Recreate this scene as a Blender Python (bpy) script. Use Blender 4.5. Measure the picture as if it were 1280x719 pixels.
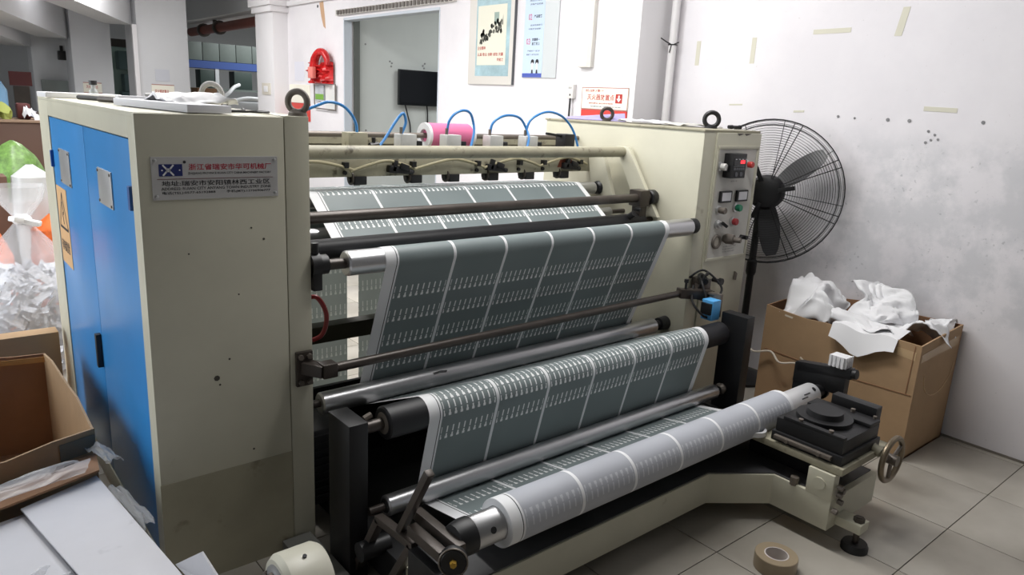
import bpy, bmesh, math, random
from mathutils import Vector, Matrix, noise

for o in list(bpy.data.objects): bpy.data.objects.remove(o)
SC = bpy.context.scene
COL = SC.collection
random.seed(7)
PI = math.pi

# ------------------------------------------------------------------ camera
cd = bpy.data.cameras.new('camera'); cam = bpy.data.objects.new('camera', cd); COL.objects.link(cam)
yaw, pitch, roll, fpx = 0.704536, 0.248470, -0.053207, 905.97
cd.sensor_fit = 'HORIZONTAL'; cd.sensor_width = 36; cd.lens = 36 * fpx / 1280
fw = Vector((math.sin(yaw) * math.cos(pitch), math.cos(yaw) * math.cos(pitch), -math.sin(pitch)))
rt = Vector((math.cos(yaw), -math.sin(yaw), 0)); dn = fw.cross(rt)
rt2 = rt * math.cos(roll) + dn * math.sin(roll); dn2 = -rt * math.sin(roll) + dn * math.cos(roll)
Mc = Matrix.Identity(4)
for i in range(3): Mc[i][0], Mc[i][1], Mc[i][2] = rt2[i], -dn2[i], -fw[i]
Mc.translation = (0, 0, 1.68)
cam.matrix_world = Mc; cd.clip_start = 0.05
SC.camera = cam

# ------------------------------------------------------------------ world, lights, exposure
w = bpy.data.worlds.new('world'); SC.world = w; w.use_nodes = True
w.node_tree.nodes['Background'].inputs[0].default_value = (0.93, 0.96, 1.0, 1)
w.node_tree.nodes['Background'].inputs[1].default_value = 0.24
SC.view_settings.view_transform = 'Standard'; SC.view_settings.look = 'None'
SC.view_settings.gamma = 1; SC.view_settings.exposure = 0.18

def area(name, loc, sx, sy, power, col=(1, 1, 1), rot=(0, 0, 0)):
    l = bpy.data.lights.new(name, 'AREA'); l.shape = 'RECTANGLE'; l.size = sx; l.size_y = sy
    l.energy = power; l.color = col
    o = bpy.data.objects.new(name, l); o.location = loc; o.rotation_euler = rot; COL.objects.link(o); return o
for x, y, p in ((0.6, 5.2, 76), (2.1, 5.4, 54), (2.45, 2.55, 74), (2.4, 9.0, 72), (1.3, 10.6, 95)):
    area('ceiling_lamp_light', (x, y, 3.42), 0.35, 2.4, p, (1.0, 0.985, 0.97))
area('window_light', (-3.6, 5.1, 1.9), 5.5, 2.0, 260, (0.93, 0.97, 1.0), (0, -PI / 2, 0))
area('office_fill_light', (6.2, 6.6, 3.2), 1.2, 1.2, 40, (0.97, 1.0, 0.97))  # fill light added to brighten the room behind the doorway, no fixture
area('hall_light', (7.2, 15.0, 3.4), 2.5, 2.5, 130, (0.95, 1.0, 1.0))

# ------------------------------------------------------------------ materials
def rgb(r, g, b):
    f = lambda c: (c / 255) / 12.92 if c / 255 <= .04045 else ((c / 255 + .055) / 1.055) ** 2.4
    return (f(r), f(g), f(b), 1)
MATS = {}
def mat(name, col, rough=.5, metal=0, var=.0, scale=6, bump=0, bscale=40, spec=.5, alpha=1, trans=0, emit=0, dark=None, thr=.62, coat=0):
    if name in MATS: return MATS[name]
    m = bpy.data.materials.new(name); m.use_nodes = True; nt = m.node_tree; N = nt.nodes; L = nt.links
    b = N['Principled BSDF']; b.inputs['Roughness'].default_value = rough; b.inputs['Metallic'].default_value = metal
    b.inputs['Base Color'].default_value = col; b.inputs['Specular IOR Level'].default_value = spec
    b.inputs['Alpha'].default_value = alpha; b.inputs['Transmission Weight'].default_value = trans
    b.inputs['Coat Weight'].default_value = coat
    if emit: b.inputs['Emission Color'].default_value = col; b.inputs['Emission Strength'].default_value = emit
    tc = N.new('ShaderNodeTexCoord')
    if var or dark:
        n = N.new('ShaderNodeTexNoise'); n.inputs['Scale'].default_value = scale; n.inputs['Detail'].default_value = 6
        n.inputs['Roughness'].default_value = .65
        L.new(tc.outputs['Object'], n.inputs['Vector'])
        r = N.new('ShaderNodeValToRGB'); r.color_ramp.elements[0].position = .3; r.color_ramp.elements[1].position = .7
        r.color_ramp.elements[0].color = tuple(c * (1 - var) for c in col[:3]) + (1,)
        r.color_ramp.elements[1].color = tuple(min(1, c * (1 + var * .6)) for c in col[:3]) + (1,)
        L.new(n.outputs['Fac'], r.inputs['Fac']); out = r.outputs['Color']
        if dark:
            n2 = N.new('ShaderNodeTexNoise'); n2.inputs['Scale'].default_value = scale * 3.1; n2.inputs['Detail'].default_value = 8
            L.new(tc.outputs['Object'], n2.inputs['Vector'])
            r2 = N.new('ShaderNodeValToRGB'); r2.color_ramp.elements[0].position = thr; r2.color_ramp.elements[1].position = thr + .12
            L.new(n2.outputs['Fac'], r2.inputs['Fac'])
            mx = N.new('ShaderNodeMix'); mx.data_type = 'RGBA'
            L.new(r2.outputs['Color'], mx.inputs['Factor']); L.new(out, mx.inputs['A']); mx.inputs['B'].default_value = dark
            out = mx.outputs['Result']
        L.new(out, b.inputs['Base Color'])
    if bump:
        nb = N.new('ShaderNodeTexNoise'); nb.inputs['Scale'].default_value = bscale; nb.inputs['Detail'].default_value = 4
        L.new(tc.outputs['Object'], nb.inputs['Vector'])
        bp = N.new('ShaderNodeBump'); bp.inputs['Strength'].default_value = bump; bp.inputs['Distance'].default_value = .01
        L.new(nb.outputs['Fac'], bp.inputs['Height']); L.new(bp.outputs['Normal'], b.inputs['Normal'])
    MATS[name] = m; return m

CREAM = mat('cream_paint', rgb(201, 198, 179), .42, var=.07, scale=2.5, dark=rgb(150, 142, 118), thr=.70)
CREAMD = mat('cream_dirty', rgb(166, 161, 140), .5, var=.18, scale=7, dark=rgb(96, 90, 74), thr=.60)
PANELM = mat('panel_grey', rgb(205, 203, 196), .4, var=.05, scale=5, dark=rgb(150, 130, 100), thr=.70)
BLUE = mat('blue_paint', rgb(56, 142, 212), .3, var=.08, scale=3)
BLUED = mat('blue_dark', rgb(20, 80, 150), .4)
SENS = mat('sensor_blue', rgb(96, 178, 240), .4)
BLACK = mat('black_paint', rgb(26, 26, 28), .45, var=.2, scale=9)
BLACKR = mat('black_rubber', rgb(24, 24, 28), .5, var=.12, scale=8)
BROWNM = mat('dark_steel', rgb(72, 65, 60), .38, metal=.35, var=.25, scale=10)
GREYM = mat('grey_steel', rgb(120, 112, 104), .45, metal=.4, var=.2, scale=9)
CHROME = mat('chrome_roller', rgb(198, 198, 200), .33, metal=.92, var=.06, scale=4)
ALU = mat('aluminium', rgb(200, 200, 200), .35, metal=.75, var=.1, scale=8)
WHITEP = mat('white_plastic', rgb(228, 228, 230), .45)
BLOCKM = mat('silver_block', rgb(206, 206, 204), .4, metal=.25, var=.08, scale=20)
PAPER = mat('white_paper', rgb(222, 222, 228), .7)
HOSE = mat('blue_hose', rgb(58, 130, 196), .35)
CABLE = mat('tan_cable', rgb(160, 152, 122), .5, var=.15, scale=12)
RED = mat('red_plastic', rgb(196, 30, 34), .4)
REDP = mat('red_print', rgb(176, 52, 46), .6)
INK = mat('black_print', rgb(42, 42, 46), .6)
NAVY = mat('navy_print', rgb(34, 44, 104), .5)
PLATE = mat('nameplate_metal', rgb(198, 197, 196), .4, metal=.2)
CARD = mat('cardboard', rgb(170, 140, 106), .75, var=.12, scale=3, bump=.08, bscale=25)
CARDD = mat('cardboard_brown', rgb(150, 112, 82), .8, var=.14, scale=3)
CARDW = mat('white_board', rgb(206, 206, 212), .6, var=.05, scale=3, dark=rgb(176, 176, 182), thr=.64)
WRAP = mat('white_film', rgb(236, 236, 238), .5)
TAN = mat('tan_label', rgb(214, 172, 124), .6)
GLASSB = mat('screen_black', rgb(16, 19, 23), .18)
GREEN = mat('green_plastic', rgb(40, 130, 96), .35)
PINK = mat('pink_film', rgb(214, 112, 152), .4)
IRON = mat('cast_iron', rgb(118, 110, 102), .6, var=.2, scale=20)
CONC = mat('white_plaster', rgb(226, 224, 226), .85)
GREYW = mat('grey_plaster', rgb(196, 200, 198), .85, var=.04, scale=2)
HALL = mat('hall_plaster', rgb(206, 207, 210), .85, var=.04, scale=1)

# ------------------------------------------------------------------ mesh builder
class MB:
    def __init__(s): s.v = []; s.f = []; s.uv = None
    def add(s, vs, fs):
        n = len(s.v); s.v += [Vector(v) for v in vs]; s.f += [[i + n for i in f] for f in fs]; return s
    def box(s, x0, x1, y0, y1, z0, z1):
        vs = [(x, y, z) for z in (z0, z1) for y in (y0, y1) for x in (x0, x1)]
        return s.add(vs, [(0, 2, 3, 1), (4, 5, 7, 6), (0, 1, 5, 4), (2, 6, 7, 3), (0, 4, 6, 2), (1, 3, 7, 5)])
    def cbox(s, c, d): return s.box(c[0] - d[0] / 2, c[0] + d[0] / 2, c[1] - d[1] / 2, c[1] + d[1] / 2, c[2] - d[2] / 2, c[2] + d[2] / 2)
    def bar(s, a, b, wd, th, up=(0, 0, 1)):
        a = Vector(a); b = Vector(b); d = (b - a).normalized(); up = Vector(up)
        sd = d.cross(up)
        if sd.length < 1e-4: sd = d.cross(Vector((1, 0, 0)))
        sd.normalize(); u = sd.cross(d).normalized()
        vs = []
        for p in (a, b):
            for i, j in ((-1, -1), (1, -1), (1, 1), (-1, 1)): vs.append(p + sd * wd / 2 * i + u * th / 2 * j)
        return s.add(vs, [(0, 1, 2, 3), (7, 6, 5, 4), (0, 4, 5, 1), (1, 5, 6, 2), (2, 6, 7, 3), (3, 7, 4, 0)])
    def cyl(s, a, b, r, n=20, r2=None, cap=True):
        return s.lathe(a, b, [(0, r), (1, r if r2 is None else r2)], n, cap)
    def lathe(s, a, b, prof, n=20, cap=True):
        """prof: list of (t along a->b, radius)"""
        a = Vector(a); b = Vector(b); d = (b - a); dn_ = d.normalized()
        u = dn_.orthogonal().normalized(); w_ = dn_.cross(u)
        vs = []; fs = []
        for t, r in prof:
            c = a + d * t
            for k in range(n):
                an = 2 * PI * k / n; vs.append(c + u * (r * math.cos(an)) + w_ * (r * math.sin(an)))
        for i in range(len(prof) - 1):
            for k in range(n):
                k2 = (k + 1) % n; fs.append((i * n + k, i * n + k2, (i + 1) * n + k2, (i + 1) * n + k))
        if cap:
            fs.append(list(range(n - 1, -1, -1))); fs.append([(len(prof) - 1) * n + k for k in range(n)])
        return s.add(vs, fs)
    def ring(s, c, ax, r, rt_, n=32, m=8):
        c = Vector(c); ax = Vector(ax).normalized(); u = ax.orthogonal().normalized(); w_ = ax.cross(u)
        vs = []; fs = []
        for k in range(n):
            an = 2 * PI * k / n; rd = u * math.cos(an) + w_ * math.sin(an)
            for j in range(m):
                b = 2 * PI * j / m; vs.append(c + rd * (r + rt_ * math.cos(b)) + ax * (rt_ * math.sin(b)))
        for k in range(n):
            for j in range(m):
                fs.append((k * m + j, ((k + 1) % n) * m + j, ((k + 1) % n) * m + (j + 1) % m, k * m + (j + 1) % m))
        return s.add(vs, fs)
    def tube(s, pts, r, n=8, cap=True):
        pts = [Vector(p) for p in pts]; vs = []; fs = []
        up = None
        for i, p in enumerate(pts):
            t = (pts[min(i + 1, len(pts) - 1)] - pts[max(i - 1, 0)]).normalized()
            if up is None: up = t.orthogonal().normalized()
            up = (up - t * up.dot(t)).normalized(); w_ = t.cross(up)
            rr = r[i] if isinstance(r, (list, tuple)) else r
            for k in range(n):
                an = 2 * PI * k / n; vs.append(p + up * (rr * math.cos(an)) + w_ * (rr * math.sin(an)))
        for i in range(len(pts) - 1):
            for k in range(n):
                k2 = (k + 1) % n; fs.append((i * n + k, i * n + k2, (i + 1) * n + k2, (i + 1) * n + k))
        if cap: fs.append(list(range(n - 1, -1, -1))); fs.append([(len(pts) - 1) * n + k for k in range(n)])
        return s.add(vs, fs)
    def prism(s, poly, z0, z1):
        n = len(poly); vs = [(x, y, z0) for x, y in poly] + [(x, y, z1) for x, y in poly]
        return s.add(vs, [list(range(n - 1, -1, -1)), list(range(n, 2 * n))] + [(i, (i + 1) % n, n + (i + 1) % n, n + i) for i in range(n)])
    def slab(s, pts, n, th):
        """polygon pts (3d) extruded by th along n"""
        n = Vector(n).normalized() * th; k = len(pts); vs = [Vector(p) for p in pts] + [Vector(p) + n for p in pts]
        return s.add(vs, [list(range(k - 1, -1, -1)), list(range(k, 2 * k))] + [(i, (i + 1) % k, k + (i + 1) % k, k + i) for i in range(k)])
    def xf(s, M): s.v = [M @ v for v in s.v]; return s

def spline(pts, k=8):
    pts = [Vector(p) for p in pts]; out = []
    P = [pts[0]] + pts + [pts[-1]]
    for i in range(1, len(P) - 2):
        a, b, c, d = P[i - 1], P[i], P[i + 1], P[i + 2]
        for j in range(k):
            t = j / k
            out.append(.5 * ((2 * b) + (c - a) * t + (2 * a - 5 * b + 4 * c - d) * t * t + (3 * b - a - 3 * c + d) * t ** 3))
    out.append(pts[-1]); return out

def wloc(o):
    v = Vector((0, 0, 0))
    while o: v += o.location; o = o.parent
    return v
def obj(name, mb, m, parent=None, label=None, cat=None, group=None, kind=None, bevel=0, smooth=True, ang=35, base=None):
    """link mb as ONE mesh object; mb is in world coordinates, parents only translate"""
    off = wloc(parent) if parent else Vector((0, 0, 0))
    loc = Vector((0, 0, 0))
    if not parent:
        if base is None:
            xs = [v.x for v in mb.v]; ys = [v.y for v in mb.v]; zs = [v.z for v in mb.v]
            base = ((min(xs) + max(xs)) / 2, (min(ys) + max(ys)) / 2, min(zs))
        loc = Vector(base); off = loc
    me = bpy.data.meshes.new(name); me.from_pydata([v - off for v in mb.v], [], mb.f)
    if mb.uv:
        for un, data in mb.uv.items():
            uvl = me.uv_layers.new(name=un)
            flat = [c for p in data for c in p]; uvl.data.foreach_set('uv', flat)
    bm = bmesh.new(); bm.from_mesh(me)
    if not mb.uv: bmesh.ops.recalc_face_normals(bm, faces=bm.faces)
    if bevel:
        es = [e for e in bm.edges if len(e.link_faces) == 2 and e.calc_face_angle(0) > .6]
        bmesh.ops.bevel(bm, geom=es, offset=bevel, segments=2, affect='EDGES', profile=.6, clamp_overlap=True)
    bm.to_mesh(me); bm.free()
    if smooth:
        me.polygons.foreach_set('use_smooth', [True] * len(me.polygons)); me.set_sharp_from_angle(angle=math.radians(ang))
    if m: me.materials.append(m)
    o = bpy.data.objects.new(name, me); COL.objects.link(o); o.location = loc
    if parent: o.parent = parent
    tag(o, label, cat, group, kind); return o
def tag(o, label=None, cat=None, group=None, kind=None):
    if label: o['label'] = label
    if cat: o['category'] = cat
    if group: o['group'] = group
    if kind: o['kind'] = kind
    return o
def thing(name, label, cat, loc, group=None, kind=None):
    o = bpy.data.objects.new(name, None); o.location = loc; o.empty_display_size = .1; COL.objects.link(o)
    return tag(o, label, cat, group, kind)
def copy_tree(o, dloc, rotz=0, parent=None):
    c = o.copy(); COL.objects.link(c)
    if parent: c.parent = parent
    else: c.location = dloc; c.rotation_euler = (0, 0, rotz)
    for ch in list(o.children): copy_tree(ch, None, 0, c)
    return c

FRONT = Matrix(((1, 0, 0), (0, 0, -1), (0, 1, 0)))      # columns: right, up, out  (face normal -Y)
WALLR = Matrix(((0, 0, -1), (-1, 0, 0), (0, 1, 0)))     # face normal -X, right = -Y
TOPF = Matrix(((1, 0, 0), (0, 1, 0), (0, 0, 1)))
def text_mb(s, o, wd, ht, B, depth=.0006, bold=.014):
    """lettering fitted into a wd x ht box with lower-left corner o on a face with basis B"""
    c = bpy.data.curves.new('lettering', 'FONT'); c.body = s; c.resolution_u = 2; c.size = 1; c.offset = bold
    t = bpy.data.objects.new('lettering', c); COL.objects.link(t)
    dg = bpy.context.evaluated_depsgraph_get(); me = bpy.data.meshes.new_from_object(t.evaluated_get(dg))
    bpy.data.objects.remove(t); bpy.data.curves.remove(c)
    mb = MB()
    if not me.vertices: return mb
    vs = [v.co.copy() for v in me.vertices]; fs = [list(p.vertices) for p in me.polygons]
    bpy.data.meshes.remove(me)
    x0 = min(v.x for v in vs); x1 = max(v.x for v in vs); y0 = min(v.y for v in vs); y1 = max(v.y for v in vs)
    out = [Vector(o) + B @ Vector(((v.x - x0) / (x1 - x0) * wd, (v.y - y0) / (y1 - y0) * ht, depth)) for v in vs]
    return mb.add(out, fs)
def text(name, s, o, wd, ht, B, m, parent, depth=.0006):
    mb = text_mb(s, o, wd, ht, B, depth)
    if mb.v: return obj(name, mb, m, parent, smooth=False)

def crumple(nx, ny, sx, sy, amp, seed, fold=1.0, fr=2.2, rough_=1.0):
    """crumpled sheet centred on origin, lying in xy"""
    mb = MB(); vs = []; sd = Vector((seed * 13.7, seed * 7.1, seed * 3.3))
    for j in range(ny + 1):
        for i in range(nx + 1):
            u, v = i / nx - .5, j / ny - .5
            p = Vector((u * fr, v * fr, 0)) + sd
            n1 = noise.noise(p); n2 = abs(noise.noise(p * 2.3 + Vector((5, 1, 2)))); n3 = abs(noise.noise(p * 5 + Vector((9, 4, 2))))
            dx = noise.noise(p * 1.7 + Vector((31, 0, 0))) * .22 * fold; dy = noise.noise(p * 1.7 + Vector((0, 47, 0))) * .22 * fold
            ed = 1 - .55 * fold * max(abs(u), abs(v)) ** 2 * 4 * .3
            vs.append(((u * ed + dx) * sx, (v * ed + dy) * sy, amp * (n1 * 1.1 + n2 * rough_ + n3 * .5 * rough_ - .9 * (u * u + v * v) * 2)))
    fs = []
    W = nx + 1
    for j in range(ny):
        for i in range(nx): fs.append((j * W + i, j * W + i + 1, (j + 1) * W + i + 1, (j + 1) * W + i))
    return mb.add(vs, fs)
def T(x, y, z): return Matrix.Translation((x, y, z))
def RX(a): return Matrix.Rotation(a, 4, 'X')
def RY(a): return Matrix.Rotation(a, 4, 'Y')
def RZ(a): return Matrix.Rotation(a, 4, 'Z')

# ------------------------------------------------------------------ structure
XW = 4.313
def tile_material():
    m = bpy.data.materials.new('floor_tile'); m.use_nodes = True; nt = m.node_tree; N = nt.nodes; L = nt.links
    b = N['Principled BSDF']; b.inputs['Roughness'].default_value = .32
    g = N.new('ShaderNodeNewGeometry'); n = N.new('ShaderNodeTexNoise'); n.inputs['Scale'].default_value = 2.3; n.inputs['Detail'].default_value = 7
    L.new(g.outputs['Position'], n.inputs['Vector'])
    r = N.new('ShaderNodeValToRGB'); r.color_ramp.elements[0].position = .32; r.color_ramp.elements[1].position = .68
    r.color_ramp.elements[0].color = rgb(154, 148, 138); r.color_ramp.elements[1].color = rgb(184, 179, 169)
    L.new(n.outputs['Fac'], r.inputs['Fac'])
    n2 = N.new('ShaderNodeTexNoise'); n2.inputs['Scale'].default_value = 23; n2.inputs['Detail'].default_value = 3
    L.new(g.outputs['Position'], n2.inputs['Vector'])
    r2 = N.new('ShaderNodeValToRGB'); r2.color_ramp.elements[0].position = .74; r2.color_ramp.elements[1].position = .8
    L.new(n2.outputs['Fac'], r2.inputs['Fac'])
    mx = N.new('ShaderNodeMix'); mx.data_type = 'RGBA'; mx.inputs['B'].default_value = rgb(96, 88, 78)
    L.new(r2.outputs['Color'], mx.inputs['Factor']); L.new(r.outputs['Color'], mx.inputs['A']); L.new(mx.outputs['Result'], b.inputs['Base Color'])
    return m
TILE = tile_material()
GROUT = mat('grout', rgb(110, 104, 96), .9)
floor = obj('floor', MB().box(-6, 12, -2.6, 22, -.1, -.004), GROUT, kind='structure')
PT = .4906; gx0 = 3.2845; gy0 = .882
tile_cache = {}
for i in range(-7, 3):
    for j in range(-2, 18):
        x0 = gx0 + PT * i; x1 = min(x0 + PT, XW - .002); y0 = gy0 + PT * j; wd = round(x1 - x0, 4)
        if wd < .02: continue
        if wd not in tile_cache:
            mb = MB().box(.002, wd - .002, .002, PT - .002, -.004, 0)
            t = obj('tile', mb, TILE, None, bevel=.0012, base=(0, 0, 0)); tile_cache[wd] = t.data; bpy.data.objects.remove(t)
        t = bpy.data.objects.new('tile', tile_cache[wd]); COL.objects.link(t); t.parent = floor
        t.location = Vector((x0, y0, 0)) - floor.location
obj('far_paving', MB().box(-6, 12, gy0 + PT * 18, 22, -.004, 0).box(-6, gx0 - 7 * PT, -2.6, gy0 + PT * 18, -.004, 0).box(XW + .14, 12, -2.6, gy0 + PT * 18, -.004, 0), TILE, floor)

def wall_material():
    m = bpy.data.materials.new('stained_plaster'); m.use_nodes = True; nt = m.node_tree; N = nt.nodes; L = nt.links
    b = N['Principled BSDF']; b.inputs['Roughness'].default_value = .8
    g = N.new('ShaderNodeNewGeometry'); sp = N.new('ShaderNodeSeparateXYZ'); L.new(g.outputs['Position'], sp.inputs[0])
    def mr(src, a, b_, c=0, d=1):
        q = N.new('ShaderNodeMapRange'); q.interpolation_type = 'SMOOTHSTEP'; q.inputs[1].default_value = a; q.inputs[2].default_value = b_; q.inputs[3].default_value = c; q.inputs[4].default_value = d
        L.new(src, q.inputs[0]); return q.outputs[0]
    def mul(a, c):
        q = N.new('ShaderNodeMath'); q.operation = 'MULTIPLY'; L.new(a, q.inputs[0])
        if isinstance(c, float): q.inputs[1].default_value = c
        else: L.new(c, q.inputs[1])
        return q.outputs[0]
    def tex(sc, det, rg=.6):
        n = N.new('ShaderNodeTexNoise'); n.inputs['Scale'].default_value = sc; n.inputs['Detail'].default_value = det; n.inputs['Roughness'].default_value = rg
        L.new(g.outputs['Position'], n.inputs['Vector']); return n.outputs['Fac']
    patch = mul(mul(mr(sp.outputs['Z'], 1.72, 1.45), mr(sp.outputs['Z'], .55, .75)), mr(sp.outputs['Y'], 2.9, 2.1))
    blot = mul(patch, mr(tex(4.6, 10, .66), .38, .60))
    specks = mul(patch, mul(mr(tex(38, 4), .60, .69), mr(tex(5.5, 3), .48, .60)))
    def mix(f, a, bcol):
        x = N.new('ShaderNodeMix'); x.data_type = 'RGBA'; L.new(f, x.inputs['Factor'])
        if isinstance(a, tuple): x.inputs['A'].default_value = a
        else: L.new(a, x.inputs['A'])
        x.inputs['B'].default_value = bcol; return x.outputs['Result']
    base = mix(mr(tex(1.2, 5), .35, .7), rgb(229, 226, 229), rgb(220, 217, 221))
    c = mix(mul(blot, .6), base, rgb(192, 193, 197)); c = mix(mul(specks, .42), c, rgb(140, 142, 146))
    scr = mr(tex(60, 2), .73, .76); c = mix(mul(scr, .35), c, rgb(170, 165, 160))
    L.new(c, b.inputs['Base Color'])
    bp = N.new('ShaderNodeBump'); bp.inputs['Strength'].default_value = .12; bp.inputs['Distance'].default_value = .01
    L.new(tex(14, 5), bp.inputs['Height']); L.new(bp.outputs['Normal'], b.inputs['Normal'])
    return m
WALLM = wall_material()
ZC = 3.5
wm = MB().box(XW, XW + .13, -2.6, 6.41, -.05, ZC).box(XW, XW + .13, 8.47, 10.75, -.05, ZC).box(XW, XW + .13, 6.41, 8.47, 2.56, ZC)
wall = obj('wall_right', wm, WALLM, kind='structure', smooth=False)
obj('pillar', MB().box(3.97, XW, 3.47, 4.02, 0, ZC), CONC, wall, bevel=.004)
obj('pillar', MB().box(4.10, XW + .1, 10.13, 10.75, 0, ZC), CONC, wall, bevel=.004)
obj('cornice', MB().box(4.06, XW + .05, 10.09, 10.79, 2.72, 2.80).box(4.03, XW, 10.05, 10.83, 2.80, 3.0).box(XW - .04, XW, 8.2, 10.1, 2.80, 2.86), CONC, wall, bevel=.004)
# tape scraps, screws, scuffs
for y0, y1, z0, z1, sh in ((2.404, 2.174, 2.175, 2.202, 0), (1.532, 1.70, 1.752, 1.776, 0), (2.93, 2.83, 1.742, 1.752, 0), (2.46, 2.39, 1.716, 1.728, 0)):
    mb = MB().slab([(XW, y0, z0), (XW, y1, z0 + .004), (XW, y1, z1 + .004), (XW, y0, z1)], (-1, 0, 0), .002)
    obj('tape_strip', mb, mat('masking_tape', rgb(205, 202, 186), .7), wall, smooth=False)
mb = MB().slab([(XW, 1.925, 2.15), (XW, 1.885, 2.15), (XW, 1.862, 2.30), (XW, 1.90, 2.30)], (-1, 0, 0), .002)
obj('tape_strip', mb, MATS['masking_tape'], wall, smooth=False)
for y, z in ((2.80, 2.09), (3.23, 2.08)):
    obj('tape_strip', MB().box(XW - .002, XW, y - .016, y + .016, z - .08, z + .08), MATS['masking_tape'], wall, smooth=False)
mb = MB()
for y, z, r in ((1.88, 1.70, .010), (1.763, 1.70, .010), (2.17, 1.705, .008), (2.07, 1.70, .006), (1.655, 1.65, .007), (1.62, 1.633, .006), (1.60, 1.61, .006), (1.635, 1.605, .006), (1.66, 1.59, .007), (1.40, 1.71, .009), (1.24, 2.02, .008), (2.9, 1.55, .006)):
    mb.cyl((XW + .001, y, z), (XW - .004, y, z), r, 8)
obj('screw_plug', mb, mat('plug_grey', rgb(128, 128, 130), .6), wall, kind='stuff')
obj('skirting_gap', MB().box(XW - .006, XW, -2.5, 6.4, 0, .012), mat('skirting_dirt', rgb(120, 114, 106), .9), wall, smooth=False)
# second room behind the doorway
obj('wall_office', MB().box(XW + .135, 9, 8.5, 8.62, -.05, ZC), GREYW, kind='structure', smooth=False)
obj('wall_office_side', MB().box(9, 9.1, 3, 8.62, -.05, ZC), GREYW, kind='structure', smooth=False)
d1 = thing('door_1', 'steel lined opening in the white wall with a grey room behind', 'doorway', (4.38, 8.4, 0), kind='structure')
del d1['category']
obj('jamb', MB().box(XW - .004, XW + .10, 8.455, 8.474, 0, 2.57), mat('jamb_paint', rgb(196, 203, 212), .6), d1)
obj('jamb', MB().box(XW - .004, XW + .13, 6.40, 6.414, 0, 2.57), MATS['jamb_paint'], d1)
obj('lintel', MB().box(XW - .004, XW + .13, 6.41, 8.46, 2.545, 2.575), MATS['jamb_paint'], d1)
obj('door_edge', MB().box(XW + .125, XW + .20, 8.44, 8.497, 0, 2.62), mat('door_edge_grey', rgb(92, 96, 92), .5), d1)
dt = thing('trim_1', 'grey perforated track above the doorway', 'trim', (4.29, 7.4, 2.62), kind='structure'); del dt['category']
mb = MB(); 
for k in range(34): mb.box(XW - .05, XW, 6.15 + k * .072, 6.15 + k * .072 + .040, 2.612, 2.66)
obj('slot', mb, mat('chain_dark', rgb(110, 104, 100), .6), dt, kind='stuff')
obj('rail', MB().box(XW - .035, XW, 6.12, 8.62, 2.605, 2.668), mat('chain_light', rgb(206, 202, 198), .6), dt)

# hall beyond
wf = obj('wall_far', MB().box(-6, 12, 21, 21.2, 0, 4.2), HALL, kind='structure', smooth=False)
def col(x0, x1, y, d=.6): return obj('column', MB().box(x0, x1, y, y + d, 0, ZC), HALL, wf, bevel=.01)
col(2.84, 3.54, 12.0, .7); col(2.16, 2.70, 13.0, .5); col(1.77, 2.24, 14.0, .45)
obj('conduit', MB().box(2.77, 2.83, 11.95, 12.02, 0, 2.5), CONC, wf, bevel=.004)
ceil = obj('ceiling', MB().box(-6, XW + .13, -2.6, 21, ZC, ZC + .1).box(XW + .13, 12, 9.5, 21, ZC, ZC + .1), mat('ceiling_paint', rgb(188, 189, 190), .9), kind='structure', smooth=False)
def beam(a, b, z0, wd):
    a = Vector(a); b = Vector(b); d = (b - a).normalized(); n = Vector((-d.y, d.x)) ; b = b - d * -0
    a2 = a - d * 3; p = [a2, b, b + n * wd, a2 + n * wd]
    return obj('beam', MB().prism([(q.x, q.y) for q in p], z0, ZC), HALL, ceil, smooth=False)
beam((.876, 8.591), (2.16, 13.2), 2.28, .4)
beam((1.079, 10.866), (1.80, 14.1), 2.15, .35)
beam((1.606, 9.287), (2.83, 12.2), 2.50, .01 + .35)
obj('beam', MB().box(4.75, 5.35, 10.9, 20, 2.95, ZC), HALL, ceil, smooth=False)
obj('wall_rear', MB().box(-6, XW + .13, -2.7, -2.6, -.05, ZC), mat('rear_wall', rgb(110, 110, 108), .9), kind='structure', smooth=False)

# ------------------------------------------------------------------ slitting machine
M = thing('slitting_machine', 'large cream roll slitting machine with blue side doors and chrome rollers', 'machine', (2.2, 2.4, 0))
YF = 2.349
# left housing: core, frame plate, front panel, side frame, top
obj('lower_band', MB().box(.5285, .9785, YF - .0015, YF - .0003, .0, .402), mat('band_tone', rgb(160, 155, 134), .5, var=.12, scale=3, dark=rgb(110, 104, 86), thr=.66), M, 'darker lower band of the front panel', smooth=False)  # thin sheet over the lower front, coloured darker than the panel above
hs = obj('side_housing', MB().box(.548, 1.055, 2.365, 4.14, .02, 1.585), CREAM, M, bevel=.004)
obj('front_panel', MB().box(.530, .9785, YF, 2.368, .0, 1.598), CREAM, hs, bevel=.004)
obj('frame_plate', MB().box(.9815, 1.066, YF + .001, 4.15, .0, 1.602), CREAM, hs, bevel=.003)
obj('top_panel', MB().box(.530, .980, 2.366, 4.15, 1.583, 1.6), CREAM, hs, bevel=.004)
obj('side_frame', MB().box(.530, .55, 2.366, 2.430, .0, 1.585).box(.530, .55, 3.897, 4.15, 0, 1.585).box(.530, .55, 2.43, 3.9, 1.521, 1.585).box(.530, .55, 2.43, 3.9, 0, .10), CREAM, hs, bevel=.002)
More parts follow.
